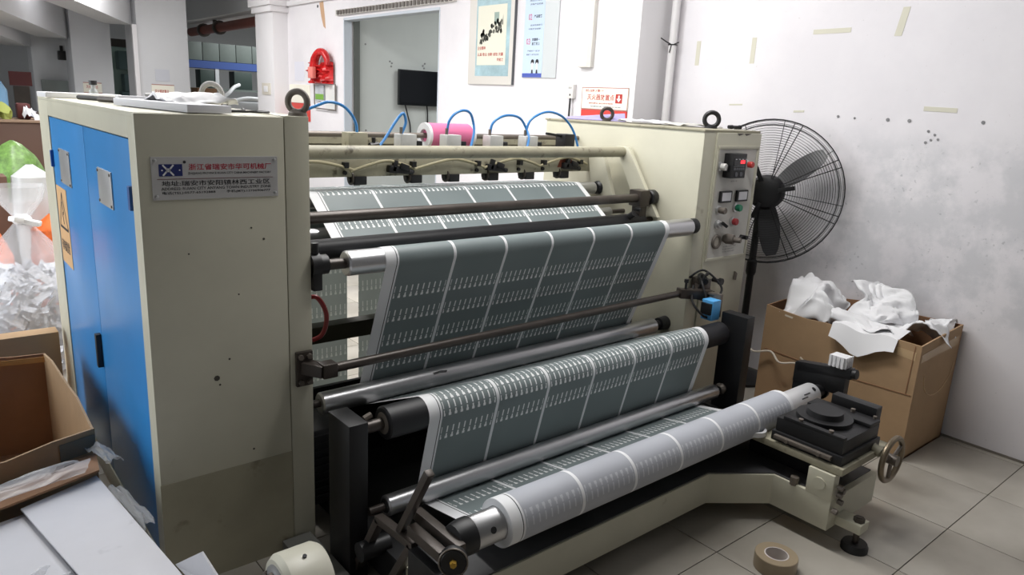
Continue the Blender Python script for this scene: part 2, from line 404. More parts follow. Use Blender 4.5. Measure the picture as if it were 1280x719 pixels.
def door(y0, y1, wy0, wy1, wz0, wz1):
    d = obj('door', MB().box(.534, .547, y0 + .003, y1 - .003, .103, 1.516), BLUE, M, bevel=.003)
    obj('window_plate', MB().box(.529, .535, wy0, wy1, wz0, wz1), ALU, d, bevel=.002)
    mb = MB()
    for yy in (wy0 + .012, wy1 - .012):
        for zz in (wz0 + .01, wz1 - .01): mb.cyl((.53, yy, zz), (.526, yy, zz), .005, 8)
    obj('screw', mb, GREYM, d, kind='stuff')
    return d
dn_ = door(2.432, 3.141, 2.713, 2.921, 1.262, 1.388)
df_ = door(3.141, 3.896, 3.47, 3.70, 1.245, 1.393)
obj('handle', MB().box(.514, .536, 3.150, 3.178, .56, .70), BLACK, dn_, 'black recessed pull handle', bevel=.003)
obj('hinge', MB().box(.522, .536, 2.436, 2.462, 1.30, 1.375), BLUED, dn_, bevel=.003)
obj('hinge', MB().box(.522, .536, 3.87, 3.893, 1.295, 1.37), BLUED, df_, bevel=.003)
sg = obj('warning_label', MB().box(.5325, .5342, 3.64, 3.885, .86, 1.215), TAN, df_, 'tan warning label with a drawn triangle', smooth=False)
# triangle and lettering on the label (flat print)
def strip(a, b, wd, x=.532):
    a = Vector(a); b = Vector(b); d = (b - a).normalized(); n = Vector((-d.y, d.x)) * wd / 2
    return [(x, p.x, p.y) for p in (a + n, b + n, b - n, a - n)]
mb = MB()
for a, b in (((3.86, 1.03), (3.76, 1.19)), ((3.76, 1.19), (3.665, 1.03)), ((3.665, 1.03), (3.86, 1.03))): mb.add(strip(a, b, .012), [(0, 1, 2, 3)])
for a, b in (((3.77, 1.15), (3.75, 1.10)), ((3.75, 1.10), (3.775, 1.095)), ((3.775, 1.095), (3.755, 1.05))): mb.add(strip(a, b, .014), [(0, 1, 2, 3)])
obj('hazard_mark', mb, INK, df_, smooth=False)
text('lettering', '有电危险', (.532, 3.86, .92), .19, .055, WALLR, INK, df_)

# nameplate
npl = obj('nameplate', MB().box(.567, .953, YF - .003, YF, 1.342, 1.472), PLATE, M, 'silver nameplate with red and black lettering', smooth=False, bevel=.0008)
for x in (.578, .942):
    for z in (1.353, 1.461): obj('screw', MB().lathe((x, YF - .003, z), (x, YF - .0065, z), [(0, .006), (.6, .005), (1, .0025)], 10), ALU, npl)
obj('logo', MB().box(.588, .655, YF - .0036, YF - .003, 1.414, 1.450), NAVY, npl, 'navy logo with a white cross of bent strokes', smooth=False)
mb = MB()
def zig(pts, wd, y=YF - .0042):
    for (xa, za), (xb, zb) in zip(pts, pts[1:]):
        a = Vector((xa, za)); b = Vector((xb, zb)); d = (b - a).normalized(); n = Vector((-d.y, d.x)) * wd / 2; e = d * wd * .3
        mb.add([(p.x, y, p.y) for p in (a - e + n, b + e + n, b + e - n, a - e - n)], [(0, 1, 2, 3)])
zig([(.600, 1.447), (.610, 1.435), (.619, 1.435), (.629, 1.447)], .005)
zig([(.600, 1.417), (.610, 1.429), (.619, 1.429), (.629, 1.417)], .005)
for x in (.597, .647): mb.cyl((x, YF - .0036, 1.432), (x, YF - .0044, 1.432), .0025, 6)
obj('logo_strokes', mb, WHITEP, npl, smooth=False)
obj('mark_dot', MB().cyl((.662, YF - .003, 1.456), (.662, YF - .004, 1.456), .0045, 10), INK, npl)
yp = YF - .003
text('lettering', '浙江省瑞安市华可机械厂', (.673, yp, 1.4315), .258, .0195, FRONT, mat('red_letter', rgb(176, 40, 62), .6), npl)
text('lettering', 'ZHEJIANG PROVINCE RUIAN CITY CHINA MACHINERY FACTORY', (.671, yp, 1.4165), .260, .0085, FRONT, INK, npl)
obj('rule_line', MB().box(.582, .936, YF - .0038, YF - .003, 1.4045, 1.406), mat('rule_red', rgb(96, 40, 46), .6), npl, smooth=False)
text('lettering', '地址:瑞安市安阳镇林西工业区', (.594, yp, 1.3838), .332, .0165, FRONT, INK, npl)
text('lettering', 'ADDRESS: RUIAN CITY ANYANG TOWN INDUSTRY ZONE', (.592, yp, 1.3715), .336, .0088, FRONT, INK, npl)
text('lettering', '电话(TEL):0577-65192888', (.594, yp, 1.3575), .156, .0105, FRONT, INK, npl)
text('lettering', '手机(MT):13736906777', (.784, yp, 1.3575), .142, .0105, FRONT, INK, npl)
# chips and scratches in the paint
mb = MB()
for x, z, s in ((.726, .74, .010), (.735, .715, .004), (.90, 1.20, .004), (.86, 1.24, .003), (.77, .80, .004), (.862, .33, .008), (.81, 1.02, .003), (.66, 1.17, .003), (.905, .22, .010), (.84, .45, .004)):
    mb.cyl((x, YF + .001, z), (x, YF - .0008, z), s, 7)
obj('paint_chip', mb, mat('chip_dark', rgb(70, 66, 58), .8), M, kind='stuff')

# eyebolts
def eyebolt(x, y, z, r, m):
    e = obj('eyebolt', MB().ring((x, y, z + r + .012), (.75, .66, 0), r, r * .32, 28, 10), m, M)
    obj('collar', MB().lathe((x, y, z - .002), (x, y, z + .022), [(0, r * .95), (.5, r * .9), (1, r * .5)], 18), m, e)
eyebolt(1.048, 2.395, 1.602, .034, IRON)
eyebolt(3.60, 2.55, 1.597, .040, BLACK)
eyebolt(3.55, 3.32, 1.597, .036, BROWNM)

# right housing
rh = obj('side_housing', MB().box(3.28, 3.80, YF + .006, 3.60, .02, 1.592), CREAM, M, bevel=.01)
obj('front_panel', MB().box(3.385, 3.806, YF - .004, YF + .008, .05, 1.585), CREAM, rh, bevel=.003)
obj('top_lid', MB().box(3.275, 3.804, YF + .004, 3.61, 1.588, 1.60), CREAMD, rh, bevel=.003)
mb = MB()
for x0, x1 in ((3.56, 3.63), (3.63, 3.70)):
    mb.slab([(x0, YF - .0045, 1.584), (x1, YF - .0045, 1.584), (x1 - .02, YF - .0045, 1.578), ((x0 + x1) / 2, YF - .0045, 1.575), (x0 + .02, YF - .0045, 1.572)], (0, -1, 0), .001)
obj('paint_chip', mb, BROWNM, rh, kind='stuff')
cp = thing('control_panel', None, None, (0, 0, 0)); cp.parent = M; cp.location = Vector((3.59, YF, 1.2)) - M.location
obj('surround', MB().box(3.400, 3.790, YF - .012, YF - .004, 1.498, 1.516).box(3.772, 3.790, YF - .012, YF - .004, .88, 1.498).box(3.390, 3.790, YF - .012, YF - .004, .876, .892).box(3.390, 3.406, YF - .012, YF - .004, .892, 1.498), CREAM, cp, bevel=.002)
obj('face_plate', MB().box(3.405, 3.774, YF - .007, YF - .0045, .890, 1.498), PANELM, cp)
yb = YF - .007
ct = obj('counter', MB().box(3.462, 3.596, yb - .055, yb, 1.345, 1.478), BLACK, cp, 'black digital counter with red figures', bevel=.004)
obj('counter_screen', MB().box(3.478, 3.582, yb - .0565, yb - .055, 1.415, 1.455), GLASSB, cp, smooth=False)
text('red_digits', '8888', (3.535, yb - .057, 1.424), .044, .020, FRONT, mat('led_red', rgb(255, 60, 70), .4, emit=1.6), cp)
text('counter_marks', '- - - -', (3.485, yb - .0568, 1.446), .11, .004, FRONT, PAPER, cp)
mb = MB()
for k in range(5): mb.box(3.480 + k * .0205, 3.496 + k * .0205, yb - .0585, yb - .055, 1.390, 1.402)
for k in range(5): mb.box(3.480 + k * .0205, 3.496 + k * .0205, yb - .058, yb - .055, 1.407, 1.413)
mb.cyl((3.506, yb - .055, 1.367), (3.506, yb - .061, 1.367), .012, 12).cyl((3.552, yb - .055, 1.367), (3.552, yb - .061, 1.367), .012, 12)
obj('counter_key', mb, mat('key_grey', rgb(96, 98, 102), .5), cp, kind='stuff')
def button(x, z, r, cm, dep=.028):
    obj('button_collar', MB().lathe((x, yb, z), (x, yb - .012, z), [(0, r * 1.25), (.7, r * 1.25), (1, r)], 18), ALU, cp)
    obj('button', MB().lathe((x, yb - .01, z), (x, yb - .01 - dep, z), [(0, r * .9), (.8, r * .95), (1, r * .8)], 18), cm, cp)
button(3.432, 1.405, .021, mat('clear_lamp', rgb(214, 212, 208), .25), .03)
obj('lamp_cap', MB().cyl((3.455, yb, 1.398), (3.455, yb - .04, 1.398), .017, 14), BLACK, cp)
button(3.688, 1.414, .019, mat('red_lamp', rgb(206, 60, 56), .3), .03)
button(3.462, 1.166, .020, GREYM, .04); button(3.625, 1.172, .021, GREEN, .03)
button(3.468, 1.085, .021, ALU, .016); button(3.612, 1.093, .021, mat('red_button', rgb(168, 54, 58), .4), .024)
obj('selector_lever', MB().bar((3.472, yb - .03, 1.098), (3.50, yb - .045, 1.075), .02, .016), BLACK, cp, bevel=.003)
for x0 in (3.452, 3.610):
    g = obj('gauge', MB().box(x0, x0 + .106, yb - .016, yb, 1.206, 1.270), BLACK, cp, bevel=.003)
    obj('gauge_dial', MB().box(x0 + .012, x0 + .094, yb - .0175, yb - .016, 1.216, 1.262), mat('gauge_white', rgb(222, 222, 226), .3), cp, smooth=False)
obj('dial_ring', MB().ring((3.475, yb - .006, .985), (0, 1, 0), .034, .008, 26, 8), IRON, cp)
obj('dial_face', MB().cyl((3.475, yb, .985), (3.475, yb - .004, .985), .030, 22), mat('dial_tan', rgb(196, 190, 178), .5), cp)
obj('crank_knob', MB().lathe((3.545, yb, 1.0), (3.57, yb - .10, 1.0), [(0, .018), (.2, .03), (.6, .028), (.62, .016), (1, .014)], 18), IRON, cp)
obj('crank_arm', MB().bar((3.565, yb - .07, 1.0), (3.67, yb - .05, 1.005), .014, .014).cyl((3.67, yb - .03, 1.005), (3.67, yb - .075, 1.005), .012, 12), BLACK, cp)
for i, (z, wd) in enumerate(((1.318, .06), (.945, .13), (.930, .11), (.915, .12))):
    text('panel_lettering', '速 度 计 数' if i == 0 else '浙江瑞安 收卷张力调节', (3.55, yb, z), wd, .008, FRONT, mat('panel_print', rgb(140, 138, 138), .6), cp)
obj('knob', MB().cyl((3.497, YF - .004, .762), (3.497, YF - .055, .762), .012, 12).cyl((3.497, YF - .05, .762), (3.497, YF - .068, .762), .020, 14), BLACK, rh)
obj('keyhole_cover', MB().slab([(3.705, YF - .005, .79), (3.728, YF - .005, .775), (3.722, YF - .005, .735), (3.70, YF - .005, .745)], (0, -1, 0), .008), GREYM, rh)

# rollers and bars -------------------------------------------------------
def shaft_end(p, x0, x1, y, z, r): obj('shaft', MB().cyl((x0, y, z), (x1, y, z), r, 16), BROWNM, p)
def roller(name, x0, x1, y, z, r, m, sr=.016, ends=True, lab=None):
    c = .006
    p = obj(name, MB().lathe((x0, y, z), (x1, y, z), [(0, r - c), (c / (x1 - x0), r), (1 - c / (x1 - x0), r), (1, r - c)], 40), m, M, lab)
    return p
XL, XR = 1.066, 3.28
rA = roller('chrome_roller', 1.20, 3.14, 3.0, 1.22, .036, CHROME); shaft_end(rA, XL, XR, 3.0, 1.22, .013)
obj('bearing', MB().lathe((3.16, 3.0, 1.22), (3.25, 3.0, 1.22), [(0, .03), (.15, .04), (.7, .04), (.8, .028), (1, .028)], 20), BLACK, rA)
rA2 = roller('chrome_roller', 1.14, 3.16, 2.87, 1.095, .027, CHROME); shaft_end(rA2, XL, XR, 2.87, 1.095, .012)
rB = roller('rubber_roller', 1.15, 3.20, 2.66, 1.075, .042, BLACKR, lab='black rubber nip roller'); shaft_end(rB, XL, XR, 2.66, 1.075, .016)
bB = obj('cross_bar', MB().cyl((XL, 2.65, 1.206), (3.235, 2.65, 1.206), .024, 20), BROWNM, M, 'dark steel bar across the film')
obj('clamp', MB().box(3.12, 3.20, 2.615, 2.70, 1.16, 1.25).box(3.14, 3.20, 2.63, 2.69, 1.05, 1.17), BROWNM, bB, bevel=.006)
obj('bar_cap', MB().lathe((3.225, 2.65, 1.206), (3.279, 2.65, 1.206), [(0, .036), (.15, .042), (.8, .042), (1, .036)], 22), BLACK, bB)
obj('clamp_screw', MB().cyl((3.06, 2.64, 1.10), (3.06, 2.60, 1.13), .018, 10).cyl((3.09, 2.62, 1.15), (3.09, 2.58, 1.15), .010, 8), BLACK, bB)
rC = roller('chrome_roller', 1.20, 3.235, 2.36, 1.083, .047, CHROME); shaft_end(rC, 1.09, 3.26, 2.36, 1.085, .020)
obj('bearing', MB().lathe((3.238, 2.36, 1.085), (3.295, 2.36, 1.085), [(0, .034), (.2, .042), (.8, .042), (1, .03)], 20), BLACK, rC)
obj('bearing', MB().lathe((XL, 2.375, 1.085), (1.135, 2.375, 1.085), [(0, .05), (.5, .05), (.55, .036), (1, .036)], 22), BLACK, rC)
obj('bearing_block', MB().box(1.066, 1.10, 2.33, 2.45, 1.0, 1.10).cyl((1.085, 2.36, 1.13), (1.085, 2.36, 1.17), .014, 10), BLACK, rC, bevel=.006)
obj('grease_nipple', MB().cyl((3.295, 2.36, 1.085), (3.312, 2.36, 1.085), .010, 10), ALU, rC)
rE = roller('chrome_roller', 1.15, 3.17, 2.48, .500, .044, CHROME); shaft_end(rE, XL, XR, 2.48, .503, .016)
obj('bearing', MB().lathe((3.19, 2.48, .503), (3.279, 2.48, .503), [(0, .022), (.3, .022), (.32, .036), (1, .04)], 18), BLACK, rE)
obj('film_scrap_mark', MB().slab([(1.66, 2.452, .5325), (1.70, 2.455, .5345), (1.735, 2.450, .5315), (1.728, 2.444, .526), (1.695, 2.447, .5285), (1.665, 2.445, .527)], (0, -.6, .8), .002), BLACK, rE)
bD = obj('cross_bar', MB().cyl((1.07, 2.27, .725), (3.14, 2.27, .748), .0175, 18), BROWNM, M, 'thin dark steel sensor bar in front')
obj('end_plate', MB().box(.998, 1.060, YF - .016, YF, .652, .782), BROWNM, bD, bevel=.003)
obj('end_block', MB().bar((1.03, YF - .012, .725), (1.075, 2.265, .722), .05, .045).box(1.06, 1.115, 2.245, 2.30, .698, .75), BROWNM, bD, bevel=.004)
mb = MB()
for x, z in ((1.012, .668), (1.045, .668), (1.012, .765), (1.045, .765)): mb.cyl((x, YF - .015, z), (x, YF - .028, z), .010, 6)
obj('bolt', mb, GREYM, bD, kind='stuff')
obj('end_bracket', MB().bar((3.09, 2.27, .752), (3.285, 2.20, .735), .055, .05).box(3.30, 3.36, 2.26, YF, .68, .80).bar((3.22, 2.24, .74), (3.33, 2.33, .76), .03, .03), BROWNM, bD, bevel=.004)
obj('bracket_screw', MB().cyl((3.12, 2.25, .75), (3.12, 2.25, .825), .007, 8).cyl((3.25, 2.25, .75), (3.25, 2.25, .84), .007, 8).cyl((3.12, 2.25, .81), (3.12, 2.25, .828), .012, 8), BLACK, bD)
sn = obj('edge_sensor', MB().box(3.165, 3.235, 2.10, 2.17, .628, .735), SENS, M, 'light blue edge sensor box', bevel=.004)
obj('sensor_eye', MB().box(3.150, 3.167, 2.105, 2.165, .66, .72), BLACK, sn, bevel=.002)
obj('sensor_bracket', MB().box(3.237, 3.262, 2.11, 2.18, .635, .76).bar((3.25, 2.15, .75), (3.25, 2.26, .75), .03, .012), GREYM, sn, bevel=.002)
mb = MB()
for pts in (((3.20, 2.17, .73), (3.22, 2.22, .80), (3.28, 2.28, .82), (3.33, 2.33, .78), (3.33, 2.345, .70)), ((3.24, 2.16, .70), (3.30, 2.15, .78), (3.27, 2.25, .86), (3.22, 2.30, .82), (3.30, 2.345, .80)), ((3.17, 2.13, .64), (3.13, 2.14, .66), (3.12, 2.2, .72), (3.20, 2.26, .78)), ((3.23, 2.25, .76), (3.25, 2.22, .85), (3.32, 2.26, .83), (3.36, 2.33, .79))):
    mb.tube(spline(pts, 8), .006, 8)
obj('sensor_cable', mb, BLACK, sn)
obj('cable_boot', MB().lathe((3.26, 2.23, .80), (3.31, 2.30, .815), [(0, .018), (.3, .024), (.7, .024), (1, .018)], 12), BLACK, sn)

tb = obj('cross_tube', MB().cyl((XL, 2.88, 1.44), (3.245, 2.88, 1.44), .0295, 26), CREAMD, M, 'cream round tube along the top')
obj('tube_arm', MB().slab([(3.235, 2.935, 1.47), (3.235, 2.84, 1.47), (3.235, 2.58, 1.10), (3.235, 2.72, 1.10)], (1, 0, 0), .028), CREAM, tb, bevel=.003)
obj('tube_arm', MB().slab([(3.18, 3.10, 1.42), (3.18, 2.98, 1.42), (3.18, 2.86, 1.14), (3.18, 3.05, 1.14)], (1, 0, 0), .03), CREAM, tb, bevel=.003)
cb = obj('cross_beam', MB().box(XL, XR, 3.10, 3.20, 1.308, 1.40), CREAMD, M, 'dirty cream beam carrying the slitting knives', bevel=.003)
tr_ = obj('top_rail', MB().box(XL, XR, 3.42, 3.48, 1.40, 1.465), mat('rail_grime', rgb(120, 114, 98), .55, var=.25, scale=8), M, bevel=.002)
obj('rail_lip', MB().box(XL, XR, 3.405, 3.42, 1.44, 1.48), CREAMD, tr_)
obj('rear_beam', MB().box(XL, XR, 3.10, 3.14, 1.40, 1.44), CREAMD, cb, bevel=.002)
# knives and air cylinders
KX = (1.53, 1.93, 2.20, 2.47, 2.74)
for x in (1.62, 1.93, 2.16, 2.42, 2.68, 2.95):
    k = obj('slitting_knife', MB().cyl((x - .003, 3.12, 1.300), (x + .003, 3.12, 1.300), .033, 24), BROWNM, M)
    obj('knife_holder', MB().box(x + .006, x + .07, 3.09, 3.16, 1.27, 1.31).cyl((x - .012, 3.12, 1.292), (x + .02, 3.12, 1.292), .014, 12), BLACK, k, bevel=.004)
for i, x in enumerate((1.24, 1.86, 2.46, 3.02)):
    c = obj('knife_clamp', MB().bar((x - .06, 3.085, 1.345), (x + .05, 3.085, 1.335), .03, .035).bar((x - .035, 3.08, 1.33), (x - .02, 3.08, 1.385), .02, .025).bar((x, 3.07, 1.36), (x + .045, 3.07, 1.345), .02, .03), BLACK, M, bevel=.005)
    obj('clamp_knob', MB().cyl((x + .05, 3.08, 1.33), (x + .075, 3.08, 1.325), .012, 10), BLACK, c)
obj('film_stain', MB().slab([(2.93, 3.098, 1.335), (3.04, 3.098, 1.335), (3.06, 3.098, 1.36), (3.03, 3.098, 1.385), (2.95, 3.098, 1.38)], (0, -1, 0), .002), mat('rust', rgb(120, 62, 42), .8), cb)
for x0, x1, zm in ((1.16, 1.62, 1.365), (1.60, 1.95, 1.365), (1.95, 2.38, 1.37), (2.38, 2.78, 1.37), (2.78, 3.16, 1.375)):
    pts = [(x0, 3.085, zm - .03), (x0 + (x1 - x0) * .3, 3.08, zm + .002), (x0 + (x1 - x0) * .55, 3.078, zm + .018), (x0 + (x1 - x0) * .8, 3.08, zm), (x1, 3.085, zm - .025)]
    obj('air_line', MB().tube(spline(pts, 6), .0075, 8), CABLE, cb)
mb = MB()
for x in (1.565, 1.93, 2.33, 2.62, 2.80, 3.09): mb.box(x, x + .022, 3.07, 3.10, 1.352, 1.378).cyl((x + .012, 3.10, 1.328), (x + .012, 3.088, 1.328), .010, 8)
obj('line_clip', mb, BLACK, cb, kind='stuff')
for x in (1.925, 2.195, 2.475, 2.725):
    a = obj('air_cylinder', MB().box(x - .045, x + .045, 3.10, 3.17, 1.44, 1.508), BLOCKM, M, bevel=.005)
    obj('hose_fitting', MB().cyl((x - .028, 3.13, 1.505), (x - .028, 3.13, 1.54), .008, 8), GREYM, a)
    obj('cylinder_knob', MB().box(x + .05, x + .085, 3.11, 3.15, 1.44, 1.475), BLACK, a, bevel=.004)
obj('air_cylinder', MB().box(1.60, 1.70, 3.10, 3.17, 1.44, 1.512), CREAMD, M, 'dull cream air cylinder block', bevel=.004)
obj('clamp_knob', MB().cyl((1.715, 3.11, 1.45), (1.76, 3.11, 1.455), .016, 10).cyl((1.735, 3.11, 1.45), (1.735, 3.11, 1.49), .010, 8), BLACK, M)
vb = obj('valve_box', MB().box(2.94, 3.02, 3.06, 3.14, 1.44, 1.525), BLACK, M, bevel=.005)
obj('valve_lever', MB().bar((2.83, 3.10, 1.525), (2.95, 3.10, 1.512), .02, .014), BLACK, vb, bevel=.003)
hoses = [((1.20, 3.13, 1.50), (1.34, 3.13, 1.575), (1.467, 3.13, 1.629), (1.522, 3.13, 1.644), (1.585, 3.13, 1.630), (1.629, 3.13, 1.593), (1.653, 3.13, 1.550), (1.658, 3.13, 1.511)),
         ((1.745, 3.10, 1.43), (1.811, 3.12, 1.497), (1.863, 3.13, 1.562), (1.900, 3.13, 1.603), (1.915, 3.13, 1.598), (1.922, 3.13, 1.558), (1.900, 3.13, 1.51)),
         ((2.168, 3.13, 1.510), (2.180, 3.13, 1.574), (2.218, 3.13, 1.615), (2.271, 3.13, 1.632), (2.313, 3.13, 1.618), (2.336, 3.13, 1.565), (2.325, 3.11, 1.511), (2.28, 3.08, 1.43)),
         ((2.448, 3.13, 1.510), (2.462, 3.13, 1.568), (2.512, 3.13, 1.603), (2.578, 3.13, 1.617), (2.653, 3.13, 1.603), (2.700, 3.13, 1.552), (2.700, 3.10, 1.499), (2.67, 3.08, 1.43)),
         ((2.700, 3.13, 1.510), (2.722, 3.13, 1.583), (2.782, 3.13, 1.624), (2.865, 3.13, 1.644), (2.954, 3.13, 1.629), (3.022, 3.13, 1.590), (3.067, 3.12, 1.531), (3.094, 3.10, 1.437))]
for h in hoses: obj('air_hose', MB().tube(spline(h, 8), .0068, 10), HOSE, M, 'thin blue air hose in an arc')

# front brackets and lower rollers
pL = obj('bracket_post', MB().box(1.048, 1.12, 2.035, 2.19, .0, .602), BLACK, M, bevel=.003)
obj('post_foot', MB().box(1.122, 1.14, 2.10, 2.345, .05, .18), BLACK, pL, bevel=.003)
pR = obj('bracket_post', MB().box(3.24, 3.308, 1.936, 2.09, .14, .675), BLACK, M, bevel=.003)
obj('post_foot', MB().box(3.22, 3.32, 1.93, 2.345, .10, .15), BLACK, pR, bevel=.003)
rF = roller('rubber_roller', 1.19, 3.20, 2.06, .571, .060, BLACKR, lab='thick black rubber roller')
shaft_end(rF, 1.12, 3.24, 2.06, .571, .022)
obj('end_cap', MB().lathe((1.186, 2.06, .571), (1.192, 2.06, .571), [(0, .030), (1, .045)], 24), IRON, rF)
obj('shaft_clamp', MB().lathe((3.215, 2.06, .571), (3.238, 2.06, .571), [(0, .028), (.5, .034), (1, .03)], 14).cyl((1.122, 2.07, .60), (1.15, 2.07, .61), .011, 8), GREYM, rF)
rG = roller('chrome_roller', 1.185, 3.165, 2.03, .262, .038, CHROME)
shaft_end(rG, 1.12, 3.24, 2.03, .262, .015)
obj('end_cap', MB().lathe((1.18, 2.03, .262), (1.187, 2.03, .262), [(0, .020), (1, .029)], 20).lathe((3.168, 2.03, .262), (3.2, 2.03, .262), [(0, .024), (1, .02)], 16), BLACK, rG)
obj('shaft_clamp', MB().lathe((3.205, 2.03, .262), (3.238, 2.03, .262), [(0, .02), (.5, .032), (1, .026)], 14), GREYM, rG)

# base frame
bs = obj('base_frame', MB().prism([(1.10, 1.55), (2.46, 1.55), (2.69, 1.388), (2.69, 1.135), (3.10, 1.135), (3.10, 1.75), (1.10, 1.75)], .075, .212), CREAM, M, bevel=.004)
obj('base_rail', MB().box(2.98, 3.32, 1.75, 2.345, .05, .14), BLACK, bs); obj('base_rail', MB().box(1.125, 1.20, 1.75, 2.345, .05, .17), BLACK, bs)  # rear of the base coloured black for the shade under the rollers
obj('top_plate', MB().prism([(1.15, 1.556), (2.46, 1.556), (2.70, 1.39), (2.70, 1.30), (2.72, 1.16), (3.09, 1.16), (3.09, 1.75), (1.15, 1.75)], .2125, .2175), mat('oily_steel', rgb(72, 72, 74), .45, var=.3, scale=6), bs, 'dark oily steel top')
obj('dark_infill', MB().box(1.07, 3.27, 2.72, 2.74, .05, .46), BLACK, M, 'added black panel darkening the space between the housings', smooth=False)  # black panel added so the space behind the rollers looks dark
obj('shadow_sheet', MB().box(1.15, 2.97, 1.76, 2.72, .05, .10), BLACK, M, smooth=False)  # black sheet added in place of the shadow below the rollers
ib = obj('inner_motor', MB().box(1.08, 1.28, 2.42, 2.68, .10, .42), BLACK, M, 'dark finned motor behind the left post', bevel=.01)
mb = MB()
for k in range(9): mb.box(1.072, 1.29, 2.41, 2.425, .13 + k * .032, .143 + k * .032)
obj('fin', mb, BLACK, ib, kind='stuff')
rb = obj('rear_crossbar', MB().box(XL, XR, 3.22, 3.30, .47, .555), mat('dark_olive', rgb(62, 60, 50), .5), M, 'dark flat bar behind the film', bevel=.002)
obj('red_hose', MB().tube(spline([(1.075, 2.46, .93), (1.12, 2.43, .95), (1.155, 2.42, .88), (1.14, 2.43, .80), (1.08, 2.45, .775)], 8), .009, 8), mat('red_hose', rgb(126, 30, 34), .4), M, 'short dark red hose loop')
# right arm: table, slide, bearing, hand wheel, foot
arm = obj('slide_table', MB().box(2.70, 3.12, 1.115, 1.60, .322, .352), CREAMD, M, 'worn cream table on the right arm', bevel=.003)
obj('riser', MB().box(2.80, 3.06, 1.24, 1.58, .2175, .322), BLACK, arm, smooth=False)
obj('clamp_lug', MB().box(2.688, 2.735, 1.135, 1.245, .205, .318), CREAM, arm, bevel=.004)
obj('lug_cap', MB().cyl((2.689, 1.192, .264), (2.683, 1.192, .264), .026, 20), CREAM, arm)
mb = MB()
for x, y, z in ((2.715, 1.128, .27), (2.72, 1.128, .235), (2.745, 1.13, .245), (2.70, 1.128, .17), (2.735, 1.128, .20)): mb.cyl((x, y, z), (x, y - .02, z - .002), .012, 8)
mb.cyl((2.70, 1.30, .205), (2.70, 1.30, .24), .018, 8)
obj('bolt', mb, GREYM, arm, kind='stuff')
sl = obj('slide_block', MB().box(2.715, 3.05, 1.131, 1.44, .352, .395).box(2.725, 3.04, 1.14, 1.43, .395, .455), BLACK, M, 'black cross slide with gib strips', bevel=.004)
obj('gib_strip', MB().box(2.698, 2.716, 1.17, 1.42, .368, .384), GREYM, sl, bevel=.002)
obj('gib_strip', MB().box(2.722, 2.75, 1.14, 1.40, .455, .470), BLACK, sl, bevel=.002)
obj('slide_rail', MB().box(2.95, 3.04, 1.14, 1.42, .455, .472), BLACK, sl, bevel=.003)
mb = MB()
for y in (1.20, 1.33): mb.cyl((2.735, y, .468), (2.735, y, .480), .010, 8)
for y in (1.22, 1.36): mb.cyl((2.70, y, .376), (2.692, y, .376), .009, 8)
mb.cyl((3.02, 1.25, .47), (3.02, 1.25, .486), .010, 8).cyl((3.03, 1.16, .47), (3.03, 1.16, .483), .008, 8)
obj('bolt', mb, GREYM, sl, kind='stuff')
obj('swivel_disc', MB().lathe((2.875, 1.30, .455), (2.875, 1.30, .498), [(0, .112), (.45, .112), (.46, .075), (1, .07)], 36), BLACK, sl)
tb2 = obj('bearing_arm', MB().box(3.065, 3.12, 1.172, 1.37, .438, .503), BLACK, M, 'black bearing arm on the slide', bevel=.004)
obj('bearing_housing', MB().box(3.335, 3.385, 1.44, 1.70, .40, .50), BLACK, tb2, bevel=.004)
obj('arm_foot', MB().box(3.07, 3.115, 1.28, 1.36, .352, .44), BLACK, tb2)
obj('bearing_foot', MB().box(3.05, 3.38, 1.44, 1.68, .26, .325), BLACK, tb2, bevel=.004)
obj('bearing_neck', MB().box(3.34, 3.38, 1.62, 1.70, .31, .42), BLACK, tb2, bevel=.004)
obj('upper_bar', MB().bar((3.36, 1.69, .478), (3.36, 1.42, .518), .05, .05, (0, 0, 1)).cyl((3.36, 1.40, .521), (3.36, 1.44, .515), .024, 14), BLACK, tb2, bevel=.003)
sh = obj('winding_shaft', MB().lathe((1.207, 1.56, .391), (3.265, 1.56, .391), [(0, .050), (.003, .054), (.997, .054), (1, .050)], 36), CHROME, M, 'chrome winding shaft with set screws')
obj('shaft_neck', MB().lathe((3.265, 1.56, .391), (3.42, 1.56, .391), [(0, .032), (.5, .032), (.52, .044), (.62, .044), (.64, .03), (1, .026)], 22), BLACK, sh)
obj('added_shaft_sleeve', MB().lathe((2.975, 1.56, .391), (3.262, 1.56, .391), [(0, .0546), (.98, .0546), (1, .051)], 36), mat('added_pale_sleeve', rgb(224, 224, 226), .38, metal=.25), sh)  # pale sleeve added to brighten the shaft end where chrome reflects dark
obj('shaft_tip', MB().cyl((3.42, 1.56, .391), (3.45, 1.56, .391), .022, 16), GREYM, sh)
mb = MB()
cdir = Vector((0, -1.56, 1.29)).normalized()
def on_shaft(x, a, r=.054): return Vector((x, 1.56, .391)) + Vector((0, math.cos(a), math.sin(a))) * r
for x, a in ((1.262, 2.75), (3.22, 2.2)):
    p = on_shaft(x, a, .050); q = on_shaft(x, a, .0555); mb.cyl(p, q, .011, 12)
for x, a in ((3.09, 2.6), (3.12, 2.35)):
    p = on_shaft(x, a, .0545); mb.bar(p, p + Vector((.05, 0, 0)), .006, .003)
obj('set_screw', mb, BLACK, sh, kind='stuff')
obj('chuck', MB().lathe((1.147, 1.56, .391), (1.207, 1.56, .391), [(0, .05), (.6, .058), (1, .058)], 28), BLACK, sh)
